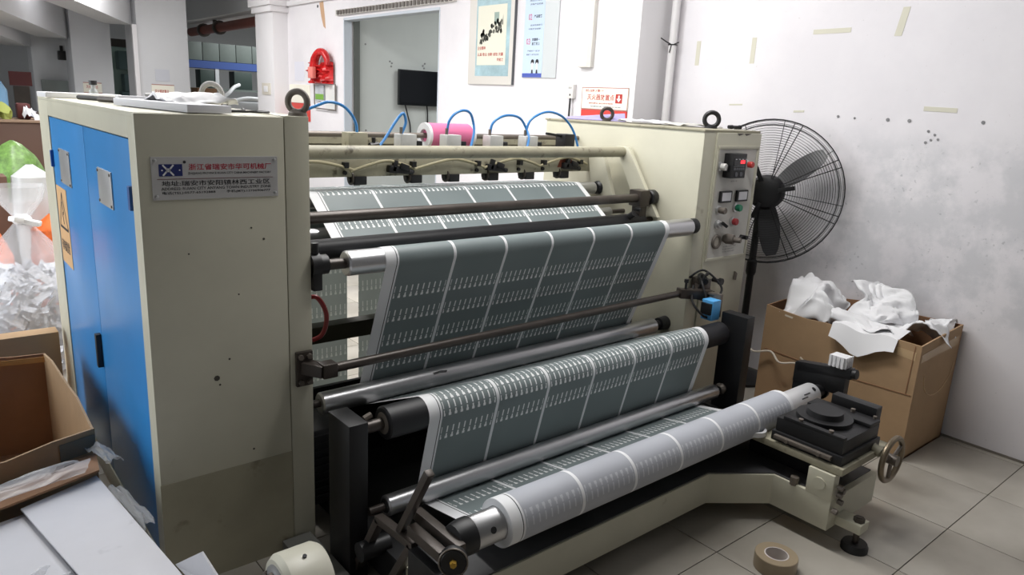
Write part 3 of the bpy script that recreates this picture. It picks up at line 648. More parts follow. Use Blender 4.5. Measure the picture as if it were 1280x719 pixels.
# hand wheel
hw = obj('hand_wheel', MB().ring((3.00, 1.055, .338), (0, 1, 0), .092, .012, 40, 10), mat('worn_wheel', rgb(128, 116, 98), .35, metal=.7, var=.25, scale=12), M, 'worn metal hand wheel')
obj('wheel_hub', MB().cyl((3.00, 1.03, .338), (3.00, 1.075, .338), .022, 16), GREYM, hw)
for k in range(3):
    an = .5 + k * 2.094
    obj('wheel_spoke', MB().tube([(3.00 + .018 * math.cos(an), 1.055, .338 + .018 * math.sin(an)), (3.00 + .088 * math.cos(an), 1.055, .338 + .088 * math.sin(an))], .008, 8), GREYM, hw)
obj('wheel_shaft', MB().cyl((3.00, 1.07, .338), (3.0, 1.14, .360), .014, 14).cyl((3.0, 1.10, .348), (3.0, 1.14, .360), .022, 14), CREAMD, hw)
# levelling foot
ft = obj('levelling_foot', MB().lathe((2.79, 1.055, 0), (2.79, 1.055, .032), [(0, .052), (.6, .052), (1, .046)], 30), BLACK, M)
obj('foot_screw', MB().cyl((2.79, 1.055, .03), (2.79, 1.055, .145), .012, 12), BROWNM, ft)
obj('foot_bracket', MB().box(2.755, 2.83, 1.03, 1.136, .085, .125), CREAM, ft, bevel=.003)
obj('foot_nut', MB().cyl((2.79, 1.055, .125), (2.79, 1.055, .142), .022, 6), BROWNM, ft)

# left end: chuck arm, lever, yoke, brake drum
la = obj('chuck_arm', MB().box(1.05, 1.145, 1.50, 1.66, .215, .345), BLACK, M, 'dark chuck arm on the left end of the shaft', bevel=.004)
obj('arm_slat', MB().bar((1.135, 1.50, .398), (1.135, 1.745, .398), .030, .034), BROWNM, la, bevel=.002)
obj('arm_slat', MB().bar((1.080, 1.515, .39), (1.080, 1.69, .39), .032, .034), BROWNM, la, bevel=.002)
obj('end_disc', MB().lathe((1.078, 1.462, .398), (1.095, 1.485, .393), [(0, .036), (.3, .042), (1, .042)], 28), BLACK, la)
obj('disc_rim', MB().ring((1.080, 1.465, .3975), (-.6, -.8, .17), .041, .003, 30, 6), GREYM, la)
obj('brass_nut', MB().lathe((1.068, 1.449, .401), (1.079, 1.463, .398), [(0, .009), (.5, .011), (1, .011)], 6), mat('brass', rgb(190, 150, 60), .4, metal=.4), la)
obj('lever', MB().bar((1.09, 1.78, .315), (1.09, 1.612, .613), .026, .024, (0, -1, 0)), BROWNM, la, 'flat steel lever standing upright', bevel=.002)
yk = obj('yoke', MB().bar((1.085, 1.90, .318), (1.085, 1.67, .336), .032, .026).bar((1.085, 1.888, .32), (1.085, 2.045, .05), .032, .026, (0, 1, 0)).bar((1.085, 1.685, .332), (1.085, 1.81, .13), .032, .026, (0, 1, 0)), BROWNM, M, 'inverted U yoke of flat steel', bevel=.002)
obj('yoke_pin', MB().cyl((1.04, 1.95, .175), (1.15, 1.95, .175), .034, 18), BLACK, yk)
obj('left_plate', MB().box(.93, 1.04, 1.76, 2.34, .0, .05), mat('plate_grey', rgb(112, 112, 108), .5, var=.15, scale=5), M, 'grey steel plate under the left post', smooth=False)
dr = obj('brake_drum', MB().lathe((.665, 1.72, .33), (.80, 1.72, .33), [(0, .088), (.12, .10), (.88, .10), (1, .09)], 32), mat('ivory_paint', rgb(216, 214, 198), .4), M, 'ivory brake drum with a grey vented face', bevel=0)
obj('vent_face', MB().lathe((.650, 1.72, .33), (.668, 1.72, .33), [(0, .058), (.5, .072), (1, .076)], 28), mat('vent_grey', rgb(150, 150, 150), .4), dr)
mb = MB()
for k in range(8):
    an = k * PI / 4; c = Vector((.648, 1.72 + .045 * math.cos(an), .33 + .045 * math.sin(an)))
    mb.bar(c - Vector((0, math.cos(an), math.sin(an))) * .018, c + Vector((0, math.cos(an), math.sin(an))) * .018, .012, .01, (1, 0, 0))
obj('vent_rib', mb, IRON, dr, kind='stuff')
obj('drum_hole', MB().cyl((.735, 1.695, .425), (.735, 1.693, .431), .006, 10), INK, dr)
obj('drum_foot', MB().box(.67, .80, 1.66, 1.78, .0, .25), CREAMD, dr, bevel=.004)

# ------------------------------------------------------------------ printed film
def film_material(name, base, mark, rough, contrast=1.0, transl=0):
    m = bpy.data.materials.new(name); m.use_nodes = True; nt = m.node_tree; N = nt.nodes; L = nt.links
    b = N['Principled BSDF']; b.inputs['Roughness'].default_value = rough; b.inputs['Specular IOR Level'].default_value = .38
    uv = N.new('ShaderNodeUVMap'); uv.uv_map = 'print'; sp = N.new('ShaderNodeSeparateXYZ'); L.new(uv.outputs[0], sp.inputs[0])
    U, V = sp.outputs[0], sp.outputs[1]
    def mt(op, a, c=None, d=None):
        q = N.new('ShaderNodeMath'); q.operation = op
        for i, x in enumerate((a, c, d)):
            if x is None: continue
            if isinstance(x, (int, float)): q.inputs[i].default_value = x
            else: L.new(x, q.inputs[i])
        return q.outputs[0]
    LP = .265; CP = .0265
    lane = mt('FRACT', mt('DIVIDE', mt('ADD', U, LP * 10), LP))
    dl = mt('MULTIPLY', mt('SUBTRACT', .5, mt('ABSOLUTE', mt('SUBTRACT', lane, .5))), LP)      # distance to a lane line
    line = mt('LESS_THAN', dl, .0068)
    left = mt('LESS_THAN', U, 0.0); right = mt('GREATER_THAN', U, 1.585)
    fine = mt('COMPARE', U, -.003, .0018)
    col_ = mt('MULTIPLY', mt('ABSOLUTE', mt('SUBTRACT', mt('FRACT', mt('DIVIDE', U, CP)), .5)), CP)
    incol = mt('GREATER_THAN', dl, .013)
    up = mt('MULTIPLY', mt('COMPARE', V, -.013, .0145), mt('LESS_THAN', col_, .0028))
    dn1 = mt('MULTIPLY', mt('COMPARE', V, .016, .0095), mt('LESS_THAN', col_, .0032))
    dn2 = mt('MULTIPLY', mt('COMPARE', V, .0235, .0055), mt('LESS_THAN', col_, .0058))
    marks = mt('MULTIPLY', mt('MAXIMUM', up, mt('MAXIMUM', dn1, dn2)), incol)
    white = mt('MAXIMUM', mt('MAXIMUM', line, left), right)
    def mix(f, a, c):
        x = N.new('ShaderNodeMix'); x.data_type = 'RGBA'; L.new(f, x.inputs['Factor'])
        if isinstance(a, tuple): x.inputs['A'].default_value = a
        else: L.new(a, x.inputs['A'])
        x.inputs['B'].default_value = c; return x.outputs['Result']
    g = N.new('ShaderNodeTexCoord'); n = N.new('ShaderNodeTexNoise'); n.inputs['Scale'].default_value = 3; L.new(g.outputs['Object'], n.inputs['Vector'])
    r = N.new('ShaderNodeValToRGB'); r.color_ramp.elements[0].position = .35; r.color_ramp.elements[1].position = .65
    r.color_ramp.elements[0].color = tuple(c * .94 for c in base[:3]) + (1,); r.color_ramp.elements[1].color = tuple(c * 1.05 for c in base[:3]) + (1,)
    L.new(n.outputs['Fac'], r.inputs['Fac'])
    c = mix(mt('MULTIPLY', marks, contrast), r.outputs['Color'], mark)
    c = mix(white, c, rgb(238, 239, 241)); c = mix(fine, c, rgb(40, 46, 50))
    L.new(c, b.inputs['Base Color'])
    if transl:
        tr = N.new('ShaderNodeBsdfTranslucent'); L.new(c, tr.inputs['Color']); ms = N.new('ShaderNodeMixShader'); ms.inputs[0].default_value = transl
        L.new(b.outputs[0], ms.inputs[1]); L.new(tr.outputs[0], ms.inputs[2]); L.new(ms.outputs[0], N['Material Output'].inputs['Surface'])
    return m
FILM = film_material('printed_film', rgb(123, 134, 135), rgb(240, 242, 242), .46)
FILMR = film_material('wound_film', rgb(180, 183, 191), rgb(212, 214, 219), .42, .8)
FILMB = film_material('film_back', rgb(140, 148, 144), rgb(186, 191, 186), .5, .9, .32)

def arc(c, r, a0, a1, n):
    return [(c[0] + r * math.cos(a0 + (a1 - a0) * i / n), c[1] + r * math.sin(a0 + (a1 - a0) * i / n)) for i in range(n + 1)]
def route(start, circ, end):
    """path of (y,z) wrapping circles (y,z,r,s), s=+1 centre on the left of travel"""
    items = [(start[0], start[1], 0, 1)] + circ + [(end[0], end[1], 0, 1)]
    tang = []
    for (y1, z1, r1, s1), (y2, z2, r2, s2) in zip(items, items[1:]):
        D = math.hypot(y2 - y1, z2 - z1); ph = math.atan2(z2 - z1, y2 - y1)
        th = ph + math.asin(max(-1, min(1, -(s2 * r2 - s1 * r1) / D))); m_ = (math.sin(th), -math.cos(th))
        tang.append(((y1 + s1 * r1 * m_[0], z1 + s1 * r1 * m_[1]), (y2 + s2 * r2 * m_[0], z2 + s2 * r2 * m_[1])))
    pts = [tang[0][0]]
    for i, (cy, cz, r, s) in enumerate(items[1:-1]):
        a = tang[i][1]; b = tang[i + 1][0]
        a0 = math.atan2(a[1] - cz, a[0] - cy); a1 = math.atan2(b[1] - cz, b[0] - cy)
        if s > 0:
            while a1 < a0: a1 += 2 * PI
        else:
            while a1 > a0: a1 -= 2 * PI
        pts += arc((cy, cz), r, a0, a1, max(3, int(abs(a1 - a0) * r / .006)))
    pts.append(tang[-1][1]); return pts
def film_mesh(path, x0, x1, rows, step=.006, closed=False):
    pts = [path[0]]
    for a, b in zip(path, path[1:]):
        d = math.hypot(b[0] - a[0], b[1] - a[1]); n = max(1, int(d / step))
        for k in range(1, n + 1): pts.append((a[0] + (b[0] - a[0]) * k / n, a[1] + (b[1] - a[1]) * k / n))
    v = [0]
    for a, b in zip(pts, pts[1:]): v.append(v[-1] + math.hypot(b[0] - a[0], b[1] - a[1]))
    rv = []
    for ry, rz in rows:
        i = min(range(len(pts)), key=lambda k: (pts[k][0] - ry) ** 2 + (pts[k][1] - rz) ** 2); rv.append(v[i])
    mb = MB(); vs = []; fs = []; uv = []
    for y, z in pts: vs += [(x0, y, z), (x1, y, z)]
    for i in range(len(pts) - 1):
        fs.append((2 * i, 2 * i + 2, 2 * i + 3, 2 * i + 1))
        mid = (v[i] + v[i + 1]) / 2; near = min(rv, key=lambda q: abs(q - mid)) if rv else 99
        va, vb = v[i] - near, v[i + 1] - near
        uv += [(x0 - 1.395, va), (x0 - 1.395, vb), (x1 - 1.395, vb), (x1 - 1.395, va)]
    mb.add(vs, fs); mb.uv = {'print': uv}; return mb
e_ = .0012
circ = [(3.36, 1.20, .03, 1), (3.0, 1.22, .036 + e_, 1), (2.66, 1.075, .042 + e_, -1), (2.36, 1.083, .047 + e_, 1), (2.48, .500, .044 + e_, -1), (2.06, .571, .060 + e_, 1), (2.03, .262, .038 + e_, -1), (1.56, .391, .079, -1)]
path = route((3.392, .90), circ, (1.478, .42))
# keep the last wrap only to the tangent under the roll
cut = len(path) - 1
for i in range(len(path) - 1, 0, -1):
    if path[i][0] > 1.53 and path[i][1] < .36: cut = i; break
path = path[:cut + 1]
rows = [(3.25, 1.25), (3.13, 1.25), (2.995, 1.258), (2.80, 1.165), (2.40, 1.13), (2.33, .938), (2.36, .824), (2.39, .707), (2.42, .588), (2.45, .475), (2.05, .633), (1.985, .600), (1.985, .486), (1.93, .235), (1.80, .245), (1.68, .27)]
tag(obj('printed_film', film_mesh(path, 1.345, 3.012, rows), FILM, None, base=(2.2, 2.5, .5), ang=60), 'dark grey printed film with white lane lines threaded over the rollers', 'film')
bv = [(3.392, .92 - .115 * k) for k in range(8)]
for x0, x1, lb in ((1.10, 1.738, 'grey green slit film strip hanging behind the left rollers'), (1.805, 3.0, 'wide grey film strip hanging behind, right of the bright gap')):
    fm = film_mesh([(3.392, .90), (3.392, .12)], x0, x1, bv); fm.uv['print'] = [(u + .16, v) for u, v in fm.uv['print']]
    tag(obj('slit_film_strip', fm, FILMB, None, base=((x0 + x1) / 2, 3.392, .1)), lb, 'film')
# wound roll
rr = .079
pr = arc((1.56, .391), rr, math.radians(-95), math.radians(-95 + 360), 90)
fr_ = thing('film_roll', 'pale grey film roll winding on the front chrome shaft', 'film roll', (2.14, 1.56, .391 - rr))
fm = film_mesh(pr[::-1], 1.317, 2.968, [(1.56 + rr * math.cos(math.radians(158)), .391 + rr * math.sin(math.radians(158)))], .01)
fm.uv['print'] = [(u + .032, v) for u, v in fm.uv['print']]
obj('wound_film', fm, FILMR, fr_, ang=60)
for xa, xb in ((1.3145, 1.317), (2.968, 2.9705)):
    mb = MB(); n = 48; vs = []; fs = []
    for x in (xa, xb):
        for r in (.0555, rr):
            for k in range(n): an = 2 * PI * k / n; vs.append((x, 1.56 + r * math.cos(an), .391 + r * math.sin(an)))
    for k in range(n):
        k2 = (k + 1) % n
        fs += [(k, k2, n + k2, n + k), (2 * n + k, 3 * n + k, 3 * n + k2, 2 * n + k2), (k, 2 * n + k, 2 * n + k2, k2), (n + k, n + k2, 3 * n + k2, 3 * n + k)]
    obj('roll_end', mb.add(vs, fs), mat('roll_end_white', rgb(226, 227, 230), .6), fr_)

# ------------------------------------------------------------------ things around the machine
# white ribbed block on the bearing arm
wb = thing('ribbed_block', 'small white ribbed plastic block sitting on the black bearing arm', 'block', (3.36, 1.49, .535))
obj('block_body', MB().box(3.325, 3.395, 1.45, 1.53, .538, .592), WHITEP, wb, bevel=.003)
for k in range(4): obj('rib', MB().box(3.319, 3.325, 1.455 + k * .02, 1.467 + k * .02, .538, .594), WHITEP, wb)
for k in range(4): obj('rib', MB().box(3.329 + k * .018, 3.340 + k * .018, 1.444, 1.45, .538, .594), WHITEP, wb)
# white tape ring on the table under the roll
tr = thing('tape_ring', 'thin white tape ring lying under the end of the pale film roll', 'tape', (2.70, 1.51, .3525))
obj('tape_band', MB().lathe((2.70, 1.51, .353), (2.70, 1.51, .375), [(0, .048), (0.02, .05), (.98, .05), (1, .048), (1, .038), (0, .038), (0, .048)], 32, False), WHITEP, tr)
# tape roll on the floor
tp = thing('tape_roll', 'roll of brown packing tape lying on the floor tiles', 'tape', (2.405, 1.185, 0))
def annulus(c, z0, z1, ri, ro, n=44):
    return MB().lathe((c[0], c[1], z0), (c[0], c[1], z1), [(0, ri), (0, ro - .002), (.04, ro), (.96, ro), (1, ro - .002), (1, ri), (0, ri)], n, False)
obj('tape_winding', annulus((2.405, 1.180), .0005, .060, .046, .080), mat('brown_tape', rgb(158, 142, 118), .32, var=.06, scale=8), tp)
obj('paper_core', annulus((2.405, 1.180), .0005, .0605, .041, .0462), mat('core_white', rgb(214, 206, 202), .7), tp)

# floor fan
fn = thing('floor_fan', 'large black wire-cage standing fan between the cream cabinet and the white wall', 'fan', (4.09, 2.47, 0))
obj('base_disc', MB().lathe((4.09, 2.47, .001), (4.09, 2.47, .06), [(0, .185), (.3, .185), (.6, .15), (1, .04)], 36), BLACK, fn)
obj('post', MB().cyl((4.09, 2.47, .05), (4.09, 2.47, 1.20), .022, 18), BLACK, fn)
obj('post_collar', MB().lathe((4.09, 2.47, .70), (4.09, 2.47, .80), [(0, .026), (.2, .032), (.8, .032), (1, .026)], 18), BLACK, fn)
fc = Vector((4.035, 2.40, 1.238)); fnrm = Vector((-.905, -.425, .06)).normalized()
fu = Vector((-fnrm.y, fnrm.x, 0)).normalized() * -1; fv = fu.cross(fnrm).normalized()
if fv.z < 0: fv = -fv
def fp(r, a, d): return fc + fu * (r * math.cos(a)) + fv * (r * math.sin(a)) + fnrm * d
FR = .432
def gd(r, side):   # guard dish depth
    q = r / FR
    return side * (.075 * (1 - q ** 2.6) + .012)
obj('motor_housing', MB().lathe(fc - fnrm * .13, fc + fnrm * .09, [(0, .06), (.1, .085), (.5, .09), (.55, .105), (.85, .105), (.95, .09), (1, .06)], 28), BLACK, fn)
obj('neck_bracket', MB().bar((4.09, 2.47, 1.16), tuple(fc - fnrm * .09), .05, .06).bar(tuple(fc - fnrm * .05 + fv * .02), (4.09, 2.47, 1.20), .04, .05), BLACK, fn, bevel=.004)
def wire(pts, r): return MB().tube(pts, r, 5, False)
mb1 = MB(); mb2 = MB()
for i in range(23):
    r = .105 + (FR - .105) * (i + .5) / 23
    for mbx, side in ((mb1, 1), (mb2, -1)):
        n = 44; pts = [fp(r, 2 * PI * k / n, gd(r, side)) for k in range(n + 1)]; mbx.tube(pts, .0013 if side > 0 else .0009, 3, False)
obj('front_guard', mb1, BLACK, fn, kind='stuff'); obj('rear_guard', mb2, BLACK, fn, kind='stuff')
rim = MB()
for d in (.012, -.012): rim.ring(fc + fnrm * d, fnrm, FR, .0036, 56, 6)
rim.ring(fc, fnrm, FR * .93, .0028, 56, 6).v
obj('rim', rim, BLACK, fn)
for k in range(8):
    for da in (-.055, .055):
        a = k * PI / 4 + .30 + da
        pts = [fp(.09 + (FR - .09) * t / 8, a, gd(.09 + (FR - .09) * t / 8, 1) + .003) for t in range(9)]
        obj('guard_spoke', wire(pts, .0030), BLACK, fn)
    pts = [fp(.09 + (FR - .09) * t / 8, k * PI / 4 + .1, gd(.09 + (FR - .09) * t / 8, -1) - .003) for t in range(9)]
    obj('guard_spoke', wire(pts, .0022), BLACK, fn)
for a in (1.10, -1.22, 2.9):
    obj('hub_arm', MB().bar(tuple(fp(.07, a, .085)), tuple(fp(.165, a, .082)), .026, .012, tuple(fnrm)), BLACK, fn, bevel=.003)
for a in (.33, .33 + 2 * PI / 3, .33 + 4 * PI / 3):
    vs = []; fs = []; n = 10
    for t in range(n + 1):
        r = .09 + .30 * t / n; wd = (.05 + .075 * math.sin(PI * min(1, t / n * .8 + .12))) * (.75 if t == n else 1)
        for s_ in (-1, 1):
            an = a + s_ * wd * .5 / r * 1.0; vs.append(fp(r, an, s_ * .022))
    for t in range(n): fs.append((2 * t, 2 * t + 1, 2 * t + 3, 2 * t + 2))
    me_ = MB().add(vs, fs); b2 = [v - fnrm * .003 for v in vs]
    me_.add(b2, [tuple(reversed(f)) for f in fs]); obj('blade', me_, mat('blade_grey', rgb(60, 60, 62), .4), fn)

# big cardboard box with film scraps
bx0, bx1, by0, by1, bh = 3.765, 4.285, 1.285, 2.14, .625
bb = thing('scrap_carton', 'large brown cardboard box full of white film scraps against the wall', 'box', (4.02, 1.7, 0))
th = .008
def wallz(x0, x1, y0, y1, z0, zs, m, p, name='carton_side', seg=6):
    """upright board whose top edge follows zs (list of heights)"""
    mb = MB(); along_x = abs(x1 - x0) > abs(y1 - y0); n = len(zs)
    pts = []
    for i in range(n):
        t = i / (n - 1)
        pts.append((x0 + (x1 - x0) * t if along_x else x0, y0 if along_x else y0 + (y1 - y0) * t))
    off = (0, y1 - y0) if along_x else (x1 - x0, 0)
    vs = []
    for (x, y), z in zip(pts, zs): vs += [(x, y, z0), (x, y, z), (x + off[0], y + off[1], z), (x + off[0], y + off[1], z0)]
    fs = []
    for i in range(n - 1):
        a = 4 * i; b = a + 4
        fs += [(a, b, b + 1, a + 1), (a + 1, b + 1, b + 2, a + 2), (a + 2, b + 2, b + 3, a + 3), (a + 3, b + 3, b, a)]
    fs += [(0, 1, 2, 3), tuple(4 * (n - 1) + k for k in (3, 2, 1, 0))]
    return obj(name, mb.add(vs, fs), m, p, smooth=False)
wallz(bx0, bx0 + th, by0, by1, .002, [.622, .626, .61, .600, .612, .605, .615, .628], CARD, bb)
wallz(bx0 + th, bx1 - th, by0, by0 + th, .002, [.622, .632, .640, .648, .655], CARD, bb)
wallz(bx1 - th, bx1, by0, by1, .002, [.655, .65, .645, .66, .64, .65], CARDD, bb)
wallz(bx0 + th, bx1 - th, by1 - th, by1, .002, [.628, .635, .63, .64], CARDD, bb)
obj('carton_base', MB().box(bx0, bx1, by0, by1, .0, .012), CARDD, bb, smooth=False)
tapeM = mat('clear_tape', rgb(196, 168, 132), .22)
obj('tape_strip', MB().slab([(bx0 + .02, by0, .575), (bx1 - .03, by0, .60), (bx1 - .03, by0, .55), (bx0 + .02, by0, .53)], (0, -1, 0), .0012), tapeM, bb, smooth=False)
obj('tape_strip', MB().slab([(bx0, by0 + .02, .585), (bx0, by0 + .16, .59), (bx0, by0 + .16, .555), (bx0, by0 + .02, .54)], (-1, 0, 0), .0012), tapeM, bb, smooth=False)
mb = MB()
cx, cz, cr = (bx0 + bx1) / 2 + .03, .45, .19
pts = [(cx - cr * math.cos(PI * k / 12), by0 - .001, cz - .75 * cr * math.sin(PI * k / 12)) for k in range(13)]
mb.tube(pts, .0025, 4)
obj('cut_line', mb, mat('cut_pale', rgb(206, 178, 142), .7), bb)
mb = MB().tube([(bx0 - .001, by0 + .01, .36), (bx0 - .001, by0 + .4, .35), (bx0 - .001, by1 - .02, .37)], .003, 4).tube([(bx0 - .001, by0 + .03, .615), (bx0 - .001, by0 + .035, .36)], .0025, 4)
obj('crease', mb, CARDD, bb)
mb = MB().slab([(bx0 - .001, by1 - .12, .60), (bx0 - .001, by1 - .17, .595), (bx0 - .001, by1 - .165, .585), (bx0 - .001, by1 - .12, .59)], (-1, 0, 0), .001)
obj('tape_strip', mb, mat('pale_tape', rgb(226, 214, 196), .5), bb, smooth=False)
# string over the box side
tag(obj('string', MB().tube(spline([(3.755, 2.24, .38), (3.72, 2.16, .345), (3.735, 2.06, .37), (3.70, 1.98, .335), (3.725, 1.90, .350), (3.74, 1.80, .352), (3.75, 1.77, .345)], 6), .006, 6).tube(spline([(3.735, 1.88, .39), (3.745, 1.84, .36), (3.74, 1.80, .345)], 5), .005, 6), mat('string_white', rgb(206, 196, 180), .7)), 'pale frayed string hanging on the side of the brown carton', 'string')
# film scraps
scr = [
 ((3.95, 1.93, .72), (.40, .34), .16, 3, (.35, -.25, .4), 'crumpled white film bundle, tall one at the far end of the carton'),
 ((4.10, 2.02, .66), (.30, .28), .12, 5, (-.2, -.5, .2), 'white film scrap tucked behind the tall bundle at the far carton end'),
 ((4.06, 1.62, .71), (.28, .38), .14, 8, (.1, -.7, .3), 'white film scrap with a raised fold near the wall in the carton middle'),
 ((3.92, 1.60, .655), (.30, .36), .08, 11, (.05, .15, .1), 'flat crumpled white film in the middle of the brown carton'),
 ((4.06, 1.42, .64), (.34, .26), .08, 14, (-.1, .1, .5), 'small crumpled white film at the near end of the carton'),
 ((4.20, 1.36, .66), (.16, .17), .05, 17, (.1, -.2, .2), 'little white film tail in the near wall-side carton corner')]
for (x, y, z), (sx, sy), amp, sd, (rx, ry, rz), lb in scr:
    mb = crumple(30, 30, sx, sy, amp, sd, 1.0, 1.5, .45).xf(T(x, y, z) @ RZ(rz) @ RY(ry) @ RX(rx))
    o = obj('film_scrap', mb, WRAP, None, ang=50); tag(o, lb, 'film scrap', 'film scraps in the brown carton')
    md = o.modifiers.new('sol', 'SOLIDIFY'); md.thickness = .002
mb = MB()
g = [[(3.758 - .03 * t, 1.40 + .34 * u, .628 - .13 * t * (1.0 - abs(u - .55)) - .005 + .012 * math.sin(u * 9)) for u in [k / 8 for k in range(9)]] for t in (0, .25, .5, .75, 1)]
g = [[(3.90, p[1], .65) for p in g[0]]] + g
n = 9; vs = [p for r_ in g for p in r_]; fs = [(i * n + k, i * n + k + 1, (i + 1) * n + k + 1, (i + 1) * n + k) for i in range(len(g) - 1) for k in range(n - 1)]
tag(obj('film_scrap', mb.add(vs, fs), WRAP, None, ang=40), 'white film sheet draped over the front edge of the brown carton', 'film scrap', 'film scraps in the brown carton')
# orange tangle behind the bracket
mb = MB()
for k in range(14):
    a = k * 2.4; mb.tube([(3.60 + .05 * math.cos(a + j * .9) , 2.02 + .05 * math.sin(a * 1.3 + j * 1.1),   .012 + .07 * abs(math.sin(a + j * .7))) for j in range(6)], .009, 5)
tag(obj('orange_tangle', mb.xf(T(0, 0, .0)), mat('orange_cord', rgb(214, 72, 44), .6)), 'tangle of orange cord on the floor behind the right bracket', 'cord')

# on top of the left cabinet
ZT = 1.6025
tag(obj('sheet_pad', MB().box(-.07, .07, -.30, .30, 0, .024).xf(T(.715, 2.67, ZT) @ RZ(.13)), PAPER, None, bevel=.002), 'thick white pad of sheets on the left cabinet top', 'paper')
mb = crumple(26, 26, .24, .36, .065, 21, .7, 1.5, .4).xf(T(.80, 2.74, ZT + .052) @ RZ(.3))
o = tag(obj('plastic_wrap', mb, WRAP, None, ang=25), 'crumpled white plastic sheet lying on the white sheet pad', 'plastic sheet'); o.modifiers.new('sol', 'SOLIDIFY').thickness = .002
tag(obj('strap', MB().tube(spline([(.72, 2.53, ZT + .005), (.80, 2.50, ZT + .012), (.88, 2.52, ZT + .006), (.95, 2.62, ZT + .006), (.985, 2.74, ZT + .008)], 8), .004, 6).tube(spline([(.86, 2.50, ZT + .004), (.93, 2.46, ZT + .006), (.99, 2.50, ZT + .005), (1.0, 2.62, ZT + .005)], 8), .004, 6), BLACK), 'thin black strap on the front edge of the left cabinet top', 'strap')
rg = obj('tyre_ring', MB().ring((.995, 3.10, ZT + .052), (.62, .78, .1), .040, .011, 32, 10), mat('ring_grey', rgb(170, 168, 166), .6)); tag(rg, 'grey ring standing on the left cabinet behind the plastic sheet', 'ring')
tag(obj('tool_stick', MB().tube([(.62, 3.25, ZT + .012), (.70, 3.05, ZT + .012), (.77, 2.88, ZT + .013)], [.012, .011, .008], 10), BROWNM), 'brown and black rod lying across the left cabinet top', 'rod')
tag(obj('tool_stick', MB().tube([(.60, 3.55, ZT + .010), (.72, 3.20, ZT + .010), (.80, 3.05, ZT + .011)], .010, 10), BLACK), 'slim black rod behind the brown rod on the left cabinet', 'rod')
cr_ = thing('core_tube', 'short silver tube with a black mouth on the left cabinet', 'tube', (.80, 3.02, ZT))
obj('tube_wall', MB().cyl((.735, 3.05, ZT + .026), (.84, 3.03, ZT + .03), .019, 20), ALU, cr_)
obj('tube_mouth', MB().lathe((.84, 3.03, ZT + .03), (.852, 3.028, ZT + .0305), [(0, .020), (1, .020)], 20), BLACK, cr_)
tag(obj('white_box', MB().box(-.055, .055, -.02, .02, 0, .03).xf(T(.69, 3.04, ZT + .002) @ RZ(.1)), PAPER, None, bevel=.002), 'small white box beside the silver tube on the left cabinet', 'box')
tag(obj('foam_tray', MB().box(-.16, .16, -.05, .05, 0, .022).xf(T(.66, 3.86, ZT) @ RZ(.2)), WHITEP, None, bevel=.004), 'flat white foam piece at the far end of the left cabinet top', 'foam')
bs_ = thing('small_bottle', 'tiny dark stoppered bottle at the far end of the cabinet top', 'bottle', (.72, 3.98, ZT))
obj('bottle_body', MB().lathe((.74, 4.0, ZT), (.74, 4.0, ZT + .06), [(0, .02), (.5, .02), (.7, .01), (1, .01)], 14), mat('clear_grey', rgb(160, 164, 164), .3), bs_)
obj('bottle_cap', MB().cyl((.74, 4.0, ZT + .06), (.74, 4.0, ZT + .08), .017, 12), BLACK, bs_)
# on top of the right cabinet
ZR = 1.6005
tag(obj('folder', MB().slab([(3.36, 3.50, ZR + .002), (3.62, 3.22, ZR + .002), (3.72, 3.32, ZR + .05), (3.46, 3.60, ZR + .01)], (0, 0, 1), .004), mat('violet_folder', rgb(168, 160, 206), .45), None, smooth=False), 'pale violet plastic folder on the right cabinet top', 'folder')
mb = crumple(10, 10, .36, .26, .014, 33, .2, 2).xf(T(3.62, 3.02, ZR + .016) @ RZ(-.6))
o = tag(obj('paper_sheet', mb, PAPER, None, ang=50), 'white paper sheet curling on the right cabinet top', 'paper'); o.modifiers.new('sol', 'SOLIDIFY').thickness = .0012
mb = crumple(8, 8, .30, .20, .012, 37, .2, 2).xf(T(3.66, 2.72, ZR + .014) @ RZ(-.2))
o = tag(obj('cloth', mb, mat('cloth_grey', rgb(196, 194, 188), .8), None, ang=50), 'grey cloth rag beside the black eyebolt on the right cabinet', 'cloth'); o.modifiers.new('sol', 'SOLIDIFY').thickness = .003
pn = thing('torch', 'small black torch lying on the front corner of the right cabinet', 'torch', (3.68, 2.50, ZR))
obj('torch_body', MB().lathe((3.64, 2.46, ZR + .014), (3.73, 2.44, ZR + .014), [(0, .010), (.3, .012), (.35, .009), (.8, .009), (.85, .012), (1, .012)], 14), BLACK, pn)

# pink roll on the rear shaft
pk = thing('pink_film_roll', 'pink film roll on a white core behind the top tube', 'film roll', (2.29, 3.30, 1.42))
obj('pink_winding', MB().cyl((2.155, 3.30, 1.492), (2.42, 3.30, 1.492), .066, 36), PINK, pk)
for x0, x1 in ((2.138, 2.155), (2.42, 2.437)):
    obj('white_edge', MB().lathe((x0, 3.30, 1.492), (x1, 3.30, 1.492), [(0, .067), (1, .067), (1, .034), (0, .034), (0, .067)], 36, False), WHITEP, pk)
ps = obj('rear_shaft', MB().cyl((XL, 3.30, 1.492), (XR, 3.30, 1.492), .014, 16), GREYM, M)

